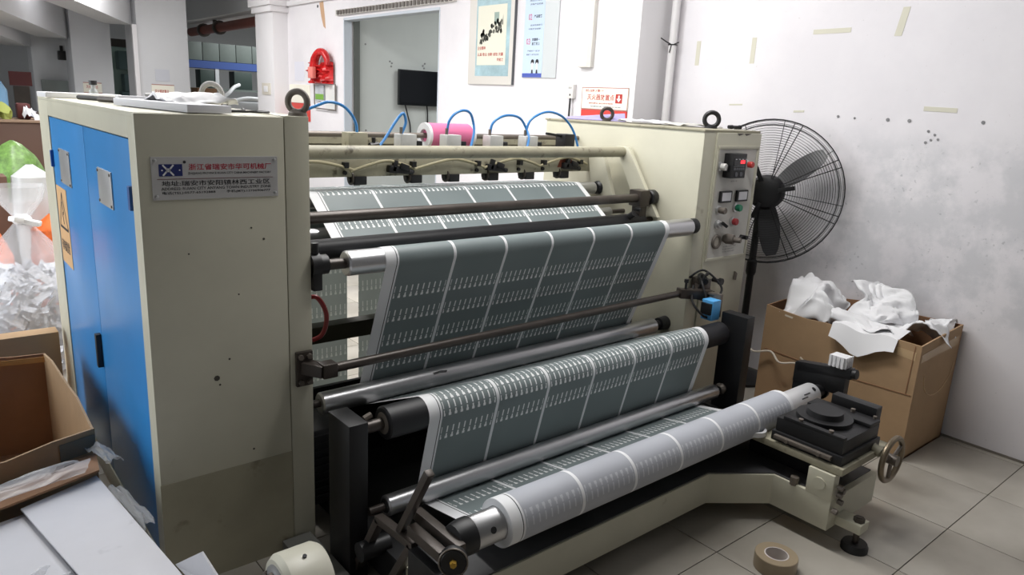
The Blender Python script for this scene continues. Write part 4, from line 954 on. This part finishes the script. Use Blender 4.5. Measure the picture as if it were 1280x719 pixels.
# ------------------------------------------------------------------ wall hangings
X = XW
p1 = thing('framed_poster', 'large cream and teal framed poster with an ink picture, left of the blue poster', 'poster', (X, 5.54, 1.84))
obj('frame', MB().box(X - .022, X - .001, 5.205, 5.87, 1.84, 2.95), mat('frame_white', rgb(214, 210, 204), .5), p1, bevel=.003)
obj('frame_edge', MB().box(X - .026, X - .001, 5.198, 5.206, 1.84, 2.95), mat('frame_dark', rgb(90, 92, 96), .4), p1)
obj('print', MB().box(X - .0235, X - .022, 5.262, 5.757, 1.915, 2.93), mat('teal_print', rgb(160, 188, 196), .5, var=.3, scale=5), p1, smooth=False)
obj('page', MB().box(X - .025, X - .0235, 5.31, 5.735, 2.012, 2.535), mat('cream_print', rgb(222, 220, 204), .55), p1, smooth=False)
mb = MB()
for k in range(46):
    t = random.random(); yy = 5.69 - .31 * t; zz = 2.245 + .11 * t + random.uniform(-.05, .06)
    r = random.uniform(.010, .020); mb.add([(X - .0256, yy + r * math.cos(a) * random.uniform(.7, 1.2), zz + r * 1.3 * math.sin(a)) for a in [j * PI / 3.5 for j in range(7)]], [tuple(range(7))])
mb.add([(X - .0256, 5.36, 2.36), (X - .0256, 5.375, 2.36), (X - .0256, 5.36, 2.45)], [(0, 1, 2)])
obj('ink_drawing', mb, mat('ink_soft', rgb(76, 78, 70), .6), p1, smooth=False)
obj('stamp', MB().box(X - .0256, X - .025, 5.42, 5.49, 2.37, 2.47), mat('stamp_green', rgb(150, 168, 160), .6), p1, smooth=False)
text('lettering', '企业精神', (X - .025, 5.725, 2.148), .12, .032, WALLR, REDP, p1)
text('lettering', '认真 敬业 创新 诚信 共赢', (X - .025, 5.725, 2.092), .385, .030, WALLR, REDP, p1)
text('lettering', '共勉之', (X - .025, 5.43, 2.045), .095, .03, WALLR, REDP, p1)
p2 = thing('blue_poster', 'narrow pale blue notice poster with pink numbers, right of the framed poster', 'poster', (X, 4.87, 1.905))
obj('backing', MB().box(X - .012, X - .001, 4.648, 5.08, 1.905, 2.72), mat('backing_grey', rgb(206, 211, 213), .3), p2, bevel=.002)
obj('print', MB().box(X - .0135, X - .012, 4.822, 5.076, 1.908, 2.715), mat('pale_blue', rgb(196, 214, 236), .5), p2, smooth=False)
obj('print_band', MB().box(X - .0142, X - .0135, 4.822, 5.076, 1.908, 1.942), mat('royal_blue', rgb(74, 92, 176), .5), p2, smooth=False)
PINKT = mat('pink_print', rgb(206, 110, 140), .6); GREYT = mat('grey_print', rgb(120, 130, 150), .6)
xx = X - .0137
text('lettering', '02', (xx, 5.025, 2.38), .045, .05, WALLR, PINKT, p2); text('lettering', '03', (xx, 5.04, 2.18), .05, .05, WALLR, PINKT, p2)
text('lettering', '产品服务', (xx, 4.955, 2.395), .105, .026, WALLR, INK, p2)
text('lettering', '质量第一', (xx, 4.965, 2.208), .10, .024, WALLR, INK, p2); text('lettering', '服务至上', (xx, 4.965, 2.174), .10, .024, WALLR, INK, p2)
for z, yy, s in ((2.56, 5.03, '以客户为中心'), (2.53, 5.02, '满足客户需求'), (2.50, 5.01, '提高产品质量'), (2.33, 5.0, '追求完美服务'), (2.30, 5.02, '不断改进创新'), (2.12, 5.02, '严格把关每一道工序'), (2.09, 5.03, '确保每一件产品合格')):
    text('lettering', s, (xx, yy, z), .16, .014, WALLR, GREYT, p2)
text('lettering', '01', (xx, 5.02, 2.60), .045, .05, WALLR, PINKT, p2)
for yc in (4.945, 4.885):
    f = MB().add([(xx - .001, yc + .022 * math.cos(a), 2.035 + .024 * math.sin(a)) for a in [j * PI / 6 for j in range(12)]], [tuple(range(12))])
    f.add([(xx - .001, yc - .012, 1.942), (xx - .001, yc + .012, 1.942), (xx - .001, yc + .006, 1.985), (xx - .001, yc - .006, 1.985)], [(0, 1, 2, 3)])
    obj('drawn_child', f, INK, p2, smooth=False)
    obj('drawn_face', MB().add([(xx - .0012, yc + .014 * math.cos(a), 2.018 + .014 * math.sin(a)) for a in [j * PI / 6 for j in range(12)]], [tuple(range(12))]).box(xx - .0014, xx - .001, yc - .011, yc + .011, 1.972, 2.004), mat('drawn_white', rgb(226, 226, 236), .6), p2, smooth=False)
# extinguisher sign on the pillar
XP = 3.97
s1 = thing('safety_sign', 'white and red fire extinguisher sign on the near pillar', 'sign', (XP, 3.75, 1.63))
obj('sign_board', MB().box(XP - .008, XP - .001, 3.518, 3.976, 1.668, 1.826), mat('sign_cream', rgb(238, 234, 220), .45), s1, bevel=.001)
obj('sign_border', MB().box(XP - .0088, XP - .008, 3.518, 3.976, 1.82, 1.826).box(XP - .0088, XP - .008, 3.518, 3.976, 1.668, 1.674).box(XP - .0088, XP - .008, 3.518, 3.523, 1.668, 1.826).box(XP - .0088, XP - .008, 3.971, 3.976, 1.668, 1.826), mat('border_red', rgb(170, 120, 110), .5), s1, smooth=False)
obj('red_board', MB().box(XP - .007, XP - .001, 3.52, 3.974, 1.60, 1.666), mat('board_red', rgb(206, 66, 58), .5), s1)
text('lettering', '消防设施 火警119', (XP - .008, 3.942, 1.792), .185, .02, WALLR, REDP, s1)
text('lettering', '灭火器放置点', (XP - .008, 3.918, 1.735), .27, .042, WALLR, REDP, s1)
obj('arrow_panel', MB().box(XP - .0088, XP - .008, 3.572, 3.636, 1.718, 1.782), REDP, s1, smooth=False)
obj('arrow', MB().slab([(XP - .0088, 3.611, 1.772), (XP - .0088, 3.597, 1.772), (XP - .0088, 3.597, 1.75), (XP - .0088, 3.582, 1.75), (XP - .0088, 3.604, 1.726), (XP - .0088, 3.626, 1.75), (XP - .0088, 3.611, 1.75)], (-1, 0, 0), .0008), WHITEP, s1, smooth=False)
text('lettering', '请勿遮挡 请勿挪作他用', (XP - .008, 3.90, 1.708), .24, .010, WALLR, REDP, s1); text('lettering', '定期检查 保持完好有效', (XP - .008, 3.88, 1.686), .30, .009, WALLR, GREYT, s1)
n1 = thing('notice_sheet', 'faint pale blue notice sheet taped on the pillar above the sign', 'paper', (XP, 3.71, 1.87))
obj('sheet', MB().box(XP - .0025, XP - .0005, 3.59, 3.83, 1.868, 2.012), mat('sheet_blue', rgb(214, 217, 232), .7), n1, smooth=False)
obj('sheet_print', MB().box(XP - .003, XP - .0025, 3.62, 3.80, 1.89, 1.985), mat('sheet_print_blue', rgb(205, 209, 229), .7), n1, smooth=False)
cdm = thing('conduit_duct', 'white square cable duct running down the near pillar above the sign', 'duct', (XP, 3.9, 1.96))
obj('duct_run', MB().box(XP - .035, XP - .001, 3.885, 3.93, 1.965, ZC - .02).box(XP - .035, XP - .001, 3.93, 4.018, 1.965, 1.992), mat('duct_white', rgb(216, 213, 206), .5), cdm, bevel=.003)
so = thing('socket_box', 'white wall socket with a black plug lead beside the pillar', 'socket', (X, 4.43, 1.74))
obj('box_body', MB().box(X - .04, X - .001, 4.395, 4.465, 1.745, 1.855), mat('socket_white', rgb(222, 220, 216), .5), so, bevel=.004)
obj('socket_holes', MB().box(X - .0415, X - .04, 4.415, 4.42, 1.82, 1.835).box(X - .0415, X - .04, 4.435, 4.44, 1.82, 1.835).box(X - .0415, X - .04, 4.42, 4.432, 1.765, 1.78), INK, so, smooth=False)
obj('plug_lead', MB().tube([(X - .03, 4.43, 1.75), (X - .035, 4.428, 1.6), (X - .02, 4.425, 1.2)], .008, 8), BLACK, so)
wp = thing('wall_pipe', 'white plastic drain pipe running down the corner beside the pillar', 'pipe', (4.255, 3.41, 0))
obj('pipe_run', MB().cyl((4.255, 3.41, .02), (4.255, 3.41, ZC - .01), .028, 20), mat('pipe_white', rgb(226, 224, 224), .4), wp)
obj('cable_tie', MB().ring((4.255, 3.41, 2.135), (0, 0, 1), .030, .004, 18, 6).tube([(4.225, 3.40, 2.135), (4.20, 3.42, 2.15), (4.17, 3.45, 2.175)], .004, 6).tube([(4.235, 3.385, 2.135), (4.245, 3.35, 2.15)], .004, 6).tube([(4.228, 3.40, 2.13), (4.22, 3.405, 2.08)], .004, 6), BLACK, wp)
# things at the far end of the white wall
rbag = thing('red_bag', 'crumpled red plastic bag hanging on the white wall left of the doorway', 'bag', (X, 9.0, 1.8))
mb = MB(); vs = []; fs = []; n = 14
for j in range(n + 1):
    for i in range(n + 1):
        u, v = i / n, j / n; d = .02 + .10 * min(1, 3 * math.sin(PI * u)) * (.25 + 1.6 * abs(noise.noise(Vector((u * 5, v * 6, 3)))))
        vs.append((X - .01 - d, 9.34 - .64 * u, 1.80 + .25 * v * (1 + .10 * math.sin(u * 9))))
fs = [(j * (n + 1) + i, j * (n + 1) + i + 1, (j + 1) * (n + 1) + i + 1, (j + 1) * (n + 1) + i) for j in range(n) for i in range(n)]
obj('bag_body', mb.add(vs, fs), mat('red_film', rgb(198, 34, 36), .25, var=.3, scale=9), rbag, ang=30)
obj('bag_handle', MB().tube(spline([(X - .085, 9.14, 1.98), (X - .085, 9.10, 2.10), (X - .085, 8.98, 2.18), (X - .085, 8.84, 2.17), (X - .085, 8.76, 2.10), (X - .085, 8.75, 2.02)], 6), [.06 - .0008 * k for k in range(31)], 10), MATS['red_film'], rbag, bevel=.01)
obj('bag_print', MB().box(X - .17, X - .12, 9.0, 9.14, 1.86, 2.0), mat('bag_pink', rgb(226, 130, 120), .4), rbag, bevel=.01)
cal = thing('wall_rack', 'small wire rack holding a green and grey leaflet under the red bag', 'rack', (X, 8.96, 1.48))
obj('leaflet', MB().box(X - .03, X - .015, 8.98, 9.22, 1.58, 1.78), mat('leaflet_grey', rgb(186, 190, 196), .5, var=.25, scale=14), cal)
obj('leaflet_grass', MB().box(X - .032, X - .03, 8.98, 9.22, 1.60, 1.67), mat('leaflet_green', rgb(120, 168, 70), .5), cal)
obj('white_pocket', MB().box(X - .03, X - .012, 8.66, 8.93, 1.49, 1.79), mat('pocket_white', rgb(222, 222, 220), .4), cal)
obj('wire', MB().tube([(X - .03, 9.25, 1.79), (X - .03, 9.25, 1.49), (X - .03, 8.65, 1.48), (X - .03, 8.65, 1.80)], .008, 6), GREYM, cal)
s2 = thing('safety_sign', 'cream and red sign on the white wall behind the left eyebolt', 'sign', (X, 9.8, 1.42))
obj('sign_board', MB().box(X - .01, X - .001, 9.44, 10.09, 1.54, 1.78), MATS['sign_cream'], s2)
obj('red_board', MB().box(X - .01, X - .001, 9.44, 10.09, 1.30, 1.535), MATS['board_red'], s2)
n2 = tag(obj('notice_sheet', MB().box(X - .004, X - .001, 9.62, 9.92, 1.83, 2.08), mat('faint_sheet', rgb(218, 218, 228), .7), None, smooth=False), 'faint sheet on the far end of the white wall above the sign', 'paper')
sb = thing('switch_plate', 'cream switch plate on the front of the far pillar', 'switch', (4.10, 10.45, 1.66))
obj('plate', MB().box(4.088, 4.0995, 10.25, 10.55, 1.62, 1.78), mat('switch_cream', rgb(214, 208, 196), .5), sb, bevel=.004)
obj('rocker', MB().box(4.080, 4.088, 10.33, 10.47, 1.66, 1.74), WHITEP, sb, bevel=.004)
stn = mat('rust_stain', rgb(196, 160, 128), .9)
mb = MB().slab([(X, 9.13, 2.79), (X, 9.02, 2.80), (X, 8.98, 2.62), (X, 8.96, 2.47), (X, 9.02, 2.50), (X, 9.08, 2.62)], (-1, 0, 0), .001)
obj('rust_stain', mb, stn, wall, smooth=False)
obj('hole', MB().cyl((X + .001, 9.18, 2.75), (X - .002, 9.18, 2.75), .02, 10), INK, wall)
# television in the second room
tv = thing('television', 'black flat television on the grey wall seen through the doorway', 'television', (5.41, 8.45, 1.58))
obj('casing', MB().box(5.07, 5.76, 8.42, 8.47, 1.585, 2.035), GLASSB, tv, bevel=.006)
obj('screen', MB().box(5.09, 5.74, 8.418, 8.42, 1.62, 2.02), mat('tv_glass', rgb(10, 13, 18), .12), tv, smooth=False)
obj('mount', MB().box(5.35, 5.5, 8.47, 8.50, 1.7, 1.9), BLACK, tv)
obj('power_lead', MB().tube(spline([(5.18, 8.46, 1.60), (5.24, 8.48, 1.45), (5.28, 8.48, 1.3), (5.29, 8.49, 1.0)], 6), .009, 6).tube(spline([(5.52, 8.46, 1.60), (5.55, 8.48, 1.45), (5.56, 8.49, 1.0)], 6), .009, 6), BLACK, tv)
mb = MB()
for x, z in ((4.97, 2.12), (4.99, 2.06), (5.0, 2.10), (5.47, 2.10), (5.49, 2.07), (5.50, 2.13), (4.62, 2.30), (4.63, 1.25)): mb.cyl((x, 8.501, z), (x, 8.495, z), .012, 8)
wo = [o for o in COL.objects if o.name == 'wall_office'][0]
obj('wall_plug', mb, MATS['plug_grey'], wo, kind='stuff')

# ------------------------------------------------------------------ cartons and bags on the left
def quad_wall(a, b, z0, za, zb, t, m, p, name='carton_side', n=None):
    a = Vector((a[0], a[1], 0)); b = Vector((b[0], b[1], 0)); d = (b - a).normalized(); nn = Vector((-d.y, d.x, 0)) * t
    k = 6; vs = []; fs = []
    for i in range(k + 1):
        q = a + (b - a) * i / k; z = za + (zb - za) * i / k + .008 * math.sin(i * 2.1 + a.x * 9); bow = nn.normalized() * (.012 * math.sin(PI * i / k))
        for off in (Vector((0, 0, 0)), nn): vs += [q + off + Vector((0, 0, z0)), q + off + bow * -1 + Vector((0, 0, z))]
    for i in range(k):
        A = 4 * i; B = A + 4; fs += [(A, B, B + 1, A + 1), (A + 1, B + 1, B + 3, A + 3), (A + 3, B + 3, B + 2, A + 2), (A + 2, B + 2, B, A)]
    fs += [(0, 1, 3, 2), (4 * k, 4 * k + 2, 4 * k + 3, 4 * k + 1)]
    return obj(name, MB().add(vs, fs), m, p, smooth=False)
cA, cB, cC, cD = (.415, 2.73), (.40, 3.72), (-.40, 3.80), (-.40, 2.52)
cl = thing('open_carton', 'open brown cardboard carton beside the blue cabinet doors', 'box', (0, 3.2, 0))
quad_wall(cA, cB, .002, .485, .475, .008, CARD, cl); quad_wall(cB, cC, .002, .475, .48, .008, CARDD, cl)
quad_wall(cC, cD, .002, .48, .48, .008, CARDD, cl); quad_wall(cD, cA, .002, .47, .485, .008, CARD, cl)
obj('carton_base', MB().prism([cA, cB, cC, cD], 0, .01), CARDD, cl, smooth=False)
obj('front_flap', MB().slab([(.41, 2.715, .395), (-.40, 2.505, .385), (-.42, 2.26, .420), (.385, 2.515, .425)], (0, 0, 1), .007), CARDD, cl, smooth=False)
obj('flap_patch', MB().slab([(.412, 2.7225, .47), (.30, 2.694, .468), (.30, 2.694, .405), (.412, 2.7225, .408)], (.25, -.97, 0), .0015), mat('patch_grey', rgb(104, 102, 90), .6), cl, smooth=False)
obj('inner_tape', MB().slab([(.392, 3.69, .465), (.1, 3.725, .47), (.1, 3.722, .45), (.392, 3.688, .44)], (0, -1, 0), .002), mat('amber_tape', rgb(190, 140, 80), .25), cl, smooth=False)
obj('inner_flap', MB().slab([(.15, 3.70, .47), (-.2, 3.73, .47), (-.2, 3.70, .12), (.12, 3.67, .12)], (0, -1, 0), .006), CARDD, cl, smooth=False)
rc = thing('closed_carton', 'brown carton standing behind the open carton at the cabinet corner', 'box', (.05, 4.3, 0))
obj('carton_body', MB().box(-.45, .50, 4.03, 4.13, .0, .470).box(-.45, .50, 4.13, 4.55, 0, .20), CARD, rc, bevel=.003)
obj('tape_strip', MB().box(.18, .20, 4.028, 4.03, .1, .47), MATS['clear_tape'], rc, smooth=False)
wc = thing('white_carton', 'white board carton with folded top flaps at the bottom left', 'box', (.1, 1.8, 0))
obj('carton_body', MB().prism([(.365, 2.50), (-.55, 2.30), (-.42, 1.0), (.50, 1.2)], 0, .375), CARDW, wc, smooth=False)
obj('right_flap', MB().slab([(.378, 2.535, .398), (.155, 2.44, .398), (.30, 1.62, .398), (.52, 1.18, .398)], (0, 0, 1), .006), CARDW, wc, smooth=False)
obj('left_flap', MB().slab([(.165, 2.42, .380), (-.55, 2.20, .380), (-.42, 1.1, .380), (.31, 1.55, .380)], (0, 0, 1), .006), CARDW, wc, smooth=False)
obj('corner_flap', MB().slab([(.45, 1.90, .40), (.492, 1.80, .478), (.515, 1.66, .42), (.53, 1.3, .40)], (1, .2, 0), .006), CARDW, wc, 'upright grey white corner flap', smooth=False)
mb = MB()
for pts in (((.10, 2.05, .388), (.15, 2.08, .388), (.17, 2.05, .388)), ((.15, 1.98, .388), (.19, 2.02, .388), (.185, 1.96, .388))):
    c = crumple(6, 4, .09, .035, .012, pts[0][0] * 50, .6).xf(T(*pts[1]) @ RZ(.6)); mb.add(c.v, c.f)
FOIL = mat('clear_wrap', rgb(220, 222, 226), .3, alpha=.35)
obj('torn_tape', mb, FOIL, wc)
for (x, y, z), (sx, sy), sd, rz, lb in (((.42, 2.62, .445), (.06, .20), 41, .2, 'clear plastic wrap caught on the corner of the open carton'), ((.425, 2.28, .412), (.045, .34), 43, .12, 'clear plastic strip along the edge of the white carton'), ((.14, 2.50, .452), (.50, .12), 45, .25, 'clear plastic film lying on the folded carton flap')):
    o = obj('plastic_scrap', crumple(16, 16, sx, sy, .018, sd, .6, 2, .6).xf(T(x, y, z) @ RZ(rz)), FOIL, None, ang=20); tag(o, lb, 'plastic scrap')
# tied bag of paper scraps
def bag(c, prof, m, name, parent, seed, n=30, am=.06):
    vs = []; fs = []
    for j, (z, r) in enumerate(prof):
        for k in range(n):
            a = 2 * PI * k / n; q = noise.noise(Vector((math.cos(a) * 1.6 + seed, math.sin(a) * 1.6, z * 3))) * .9 + noise.noise(Vector((a * 3, z * 6, seed))) * .4
            rr_ = r * (1 + am * 3 * q * min(1, r / .1)); vs.append((c[0] + rr_ * math.cos(a), c[1] + rr_ * math.sin(a), z))
    for j in range(len(prof) - 1):
        for k in range(n):
            k2 = (k + 1) % n; fs.append((j * n + k, j * n + k2, (j + 1) * n + k2, (j + 1) * n + k))
    fs.append(tuple(range(n)))
    return obj(name, MB().add(vs, fs), m, parent, ang=40)
def lerp_prof(pts, k=5):
    out = []
    for (z0, r0), (z1, r1) in zip(pts, pts[1:]):
        for i in range(k): t = i / k; out.append((z0 + (z1 - z0) * t, r0 + (r1 - r0) * t))
    return out + [pts[-1]]
sbg = thing('scrap_bag', 'clear tied plastic bag full of white paper scraps behind the cabinet', 'bag', (.50, 5.0, 0))
bag((.50, 5.0), lerp_prof([(.01, .16), (.06, .28), (.3, .325), (.5, .28), (.68, .18), (.84, .06), (.88, .03), (.92, .06), (1.0, .12), (1.08, .14)]), mat('bag_clear', rgb(228, 230, 234), .25, alpha=.32), 'bag_skin', sbg, 3)
mb = MB(); random.seed(5)
for k in range(760):
    z = random.uniform(.05, .58); R_ = .29 if z < .45 else .29 - (z - .45) * .7
    a = random.uniform(0, 2 * PI); r = R_ * math.sqrt(random.uniform(.45, 1)); c = Vector((.50 + r * math.cos(a), 5.0 + r * math.sin(a), z))
    u = Vector((random.uniform(-1, 1), random.uniform(-1, 1), random.uniform(-1, 1))).normalized(); v = u.orthogonal().normalized()
    l = random.uniform(.02, .06); w_ = random.uniform(.008, .03)
    mb.add([c - u * l - v * w_, c + u * l - v * w_, c + u * l * .7 + v * w_, c - u * l + v * w_], [(0, 1, 2, 3)])
obj('paper_scraps', mb, mat('scrap_white', rgb(216, 218, 226), .7, var=.12, scale=14, dark=rgb(96, 98, 108), thr=.60), sbg, 'white paper scraps seen through the bag', kind='stuff', smooth=False)
obj('knot', MB().lathe((.50, 5.0, .85), (.50, 5.0, .91), [(0, .03), (.3, .05), (.7, .05), (1, .03)], 14).bar((.50, 4.97, .88), (.44, 4.93, .90), .05, .03).bar((.50, 4.97, .88), (.58, 4.93, .86), .05, .03), WHITEP, sbg, bevel=.008)
gb = thing('green_bag', 'clear bag of bright green scraps standing on brown cartons', 'bag', (.66, 6.5, .80))
bag((.64, 6.5), lerp_prof([(.80, .16), (.86, .20), (1.0, .19), (1.12, .13), (1.20, .06), (1.23, .01)]), mat('green_film', rgb(104, 140, 70), .4, var=.6, scale=22), 'bag_skin', gb, 8)
tag(obj('carton_stack', MB().box(.35, .85, 6.25, 6.75, 0, .79), CARDD, None, bevel=.004), 'brown carton under the bag of green scraps', 'box')
tag(obj('brown_carton', MB().box(.30, .54, 6.0, 6.22, 0, 1.02), mat('card_dark', rgb(98, 72, 58), .8), None, bevel=.004), 'tall dark brown carton in front of the green bag', 'box')
ob = thing('orange_bag', 'clear bag of orange scraps left of the scrap bag', 'bag', (.34, 5.6, 0))
bag((.30, 5.62), lerp_prof([(.01, .14), (.2, .19), (.55, .19), (.70, .14), (.78, .03)]), mat('orange_film', rgb(224, 108, 44), .4, var=.35, scale=12), 'bag_skin', ob, 11)
ob2 = thing('orange_bag', 'small bag of orange scraps wedged behind the clear tied bag', 'bag', (.72, 5.7, 0))
bag((.74, 5.7), lerp_prof([(.01, .12), (.3, .14), (.70, .12), (.80, .02)]), MATS['orange_film'], 'bag_skin', ob2, 13)
dg_ = thing('dark_green_bag', 'dark green plastic bag lying on the orange scrap bag', 'bag', (.30, 5.62, .785))
bag((.30, 5.62), lerp_prof([(.785, .10), (.83, .14), (.88, .12), (.93, .03)]), mat('bottle_green', rgb(30, 84, 56), .35, var=.3, scale=10), 'bag_skin', dg_, 17)
tb_ = thing('white_bag', 'slack white plastic bag behind the tied scrap bag', 'bag', (.68, 6.02, .0))
bag((.68, 6.02), lerp_prof([(.01, .10), (.5, .12), (.85, .13), (1.02, .12), (1.10, .02)]), mat('bag_white2', rgb(214, 216, 218), .35, alpha=.75), 'bag_skin', tb_, 23)
# far left
bc = thing('brown_cabinet', 'dark brown cabinet far behind on the left', 'cabinet', (1.0, 9.2, 0))
obj('body', MB().box(.55, 1.30, 9.0, 9.5, 0, 1.235), mat('brown_wood', rgb(92, 66, 54), .5), bc, bevel=.004)
obj('top', MB().box(.53, 1.32, 8.97, 9.52, 1.235, 1.26), mat('top_tan', rgb(150, 124, 104), .5), bc, bevel=.003)
DR = mat('dark_red', rgb(96, 40, 40), .5)
tag(obj('small_crate', MB().box(.98, 1.10, 9.15, 9.3, 1.262, 1.42), DR, None, bevel=.02), 'dark red crate on the far brown cabinet', 'crate')
tag(obj('paper_bundle', crumple(10, 10, .18, .16, .10, 51).xf(T(1.10, 9.1, 1.31)), PAPER, None), 'crumpled white paper on the far brown cabinet', 'paper')
tag(obj('box_lid', MB().box(1.14, 1.27, 9.1, 9.3, 1.262, 1.34), BROWNM, None, bevel=.01), 'dark brown box at the right end of the far brown cabinet', 'box')
tag(obj('yellow_green_bag', crumple(10, 10, .22, .2, .16, 57).xf(T(.80, 9.1, 1.33)), mat('lime', rgb(190, 200, 110), .5), None), 'yellow green crumpled bag on the far brown cabinet', 'bag')
tag(obj('water_bottle', MB().lathe((.93, 10.4, 1.2), (.93, 10.4, 1.75), [(0, .11), (.6, .11), (.8, .05), (1, .05)], 20), mat('bottle_blue', rgb(130, 176, 214), .2), None), 'light blue water bottle beyond the brown cabinet', 'bottle')
tag(obj('bottle_stand', MB().box(.78, 1.08, 10.25, 10.55, 0, 1.198), HALL, None), 'pale stand under the blue water bottle', 'stand')
ws = thing('notice_board', 'dark red notice board on the far left column', 'sign', (1.5, 13.4, 1.5))
obj('board', MB().box(1.36, 1.64, 13.2, 13.23, 1.56, 1.76), DR, ws); obj('post', MB().box(1.40, 1.60, 13.2, 13.24, 0, 1.555), BROWNM, ws)
for x0, x1, y, z0, z1, lb in ((2.985, 3.30, 12.0, 1.49, 1.685, 'cream safety sign on the wide column behind the cabinet'), (2.27, 2.52, 13.0, 1.50, 1.66, 'cream safety sign on the middle grey column')):
    s = thing('safety_sign', lb, 'sign', ((x0 + x1) / 2, y, z0))
    obj('sign_board', MB().box(x0, x1, y - .02, y - .002, z0, z1), MATS['sign_cream'], s)
    obj('sign_border', MB().box(x0, x1, y - .022, y - .02, z0, z0 + .012).box(x0, x1, y - .022, y - .02, z1 - .012, z1), MATS['border_red'], s, smooth=False)
    text('lettering', '灭火器放置点', (x0 + .04, y - .021, z0 + .07), (x1 - x0) * .62, .05, FRONT, REDP, s)
    obj('red_board', MB().box(x0 + .1, x1, y - .02, y - .002, z0 - .16, z0 - .005), mat('sign_red2', rgb(170, 60, 52), .5), s)
tag(obj('wall_paper', MB().box(3.05, 3.25, 11.992, 11.998, 1.73, 1.90), mat('faint_sheet2', rgb(196, 198, 206), .7), None, smooth=False), 'faint sheet on the wide column above the cream sign', 'paper')
fb = thing('fuse_box', 'grey meter box hanging on the far column', 'box', (1.98, 13.98, 1.5))
obj('box_body', MB().box(1.86, 2.22, 13.90, 13.997, 1.47, 1.66), mat('meter_grey', rgb(150, 158, 156), .5), fb, bevel=.01)
lampb = thing('speaker_box', 'small dark box high on the far column edge', 'box', (2.2, 13.9, 2.0))
obj('box_body', MB().box(2.12, 2.24, 13.88, 13.997, 1.98, 2.12), BLACK, lampb, bevel=.01); obj('bracket', MB().box(2.16, 2.2, 13.95, 13.998, 2.12, 2.2), BLACK, lampb)
# hall machinery beyond the far pillar
pp = thing('brown_pipe', 'brown overhead pipe beyond the far pillar', 'pipe', (4.95, 14, 2.7))
obj('pipe_run', MB().cyl((4.86, 11.6, 2.80), (5.09, 17.0, 2.80), .085, 16), mat('pipe_brown', rgb(120, 66, 56), .5), pp)
obj('pipe_flange', MB().cyl((5.05, 16.0, 2.80), (5.06, 16.1, 2.80), .13, 14), BROWNM, pp); obj('pipe_flange', MB().cyl((5.0, 14.9, 2.80), (5.005, 15.0, 2.80), .13, 14), BROWNM, pp)
obj('pipe_hanger', MB().bar((5.0, 15.2, 2.85), (5.0, 15.2, ZC), .06, .06), BROWNM, pp)
DUCT = mat('duct_grey', rgb(108, 116, 112), .5, var=.15, scale=2)
for k in range(5):
    tag(obj('duct_section', MB().box(4.95 + k * .36, 5.30 + k * .36, 17, 17.5, 2.24, 2.62), DUCT, None, bevel=.012, base=(5.12 + k * .36, 17.25, 2.24)), ['grey duct section at the left end of the hall rack', 'grey duct section second from the left on the hall rack', 'grey duct section in the middle of the hall rack', 'grey duct section second from the right on the hall rack', 'grey duct section at the right end of the hall rack by the far pillar'][k], 'duct', 'duct sections over the blue rack')
rk = thing('blue_rack', 'blue framed rack carrying ducts in the hall beyond the far pillar', 'rack', (5.8, 17.2, 0))
obj('blue_beam', MB().box(4.9, 6.75, 16.97, 17.5, 2.08, 2.235), mat('rack_blue', rgb(58, 84, 150), .5), rk)
for x in (5.55, 6.6): obj('leg', MB().box(x, x + .08, 16.98, 17.06, 0, 2.08), HALL, rk)
obj('shelf', MB().box(4.95, 6.5, 16.9, 17.4, 1.62, 1.66), DUCT, rk)
DG = mat('dark_green_machine', rgb(52, 66, 62), .5)
for x0, x1, z0, z1, lb in ((5.22, 5.52, 1.662, 2.05, 'dark green machine box left of the rack leg in the hall'), (5.95, 6.35, 1.662, 2.05, 'dark green machine box right of the rack leg in the hall')):
    tag(obj('machine_box', MB().box(x0, x1, 16.95, 17.3, z0, z1), DG, None, bevel=.01), lb, 'machine')
tag(obj('carton_pile', MB().box(4.55, 4.92, 15.0, 15.4, 0, 1.66), mat('hall_brown', rgb(132, 96, 66), .7), None, bevel=.01), 'brown carton pile in the hall beyond the cabinet', 'box')
vt = thing('vent_tubes', 'white bent tubes of a machine in the hall beyond the far pillar', 'machine', (5.6, 15.4, 0))
obj('tube_run', MB().tube(spline([(5.0, 15.2, 1.45), (5.2, 15.2, 1.58), (5.35, 15.3, 1.70), (5.5, 15.4, 1.76)], 6), .035, 10).tube(spline([(5.1, 15.0, 1.38), (5.5, 15.0, 1.50), (6.0, 15.0, 1.46)], 6), .04, 10), WHITEP, vt, kind='stuff')
obj('tube_stand', MB().box(5.05, 6.1, 15.1, 15.5, 0, 1.42), HALL, vt)
gp = thing('glass_partition', 'pale green glass partition between two far columns', 'partition', (3.6, 18, 0))
obj('glass', MB().box(3.0, 4.6, 18, 18.03, 0, 2.42), mat('green_glass', rgb(150, 172, 164), .15), gp); obj('head_rail', MB().box(3.0, 4.6, 17.95, 18.06, 2.42, 2.58), mat('rail_dark', rgb(60, 54, 50), .5), gp)
tag(obj('dark_locker', MB().box(3.78, 4.15, 17.6, 17.9, 1.95, 2.33).box(3.86, 4.15, 17.6, 17.9, 1.5, 1.86).box(3.8, 4.2, 17.62, 17.88, 0, 1.5), mat('locker_teal', rgb(70, 90, 92), .5), None, bevel=.01), 'dark teal lockers in front of the green glass partition', 'locker')
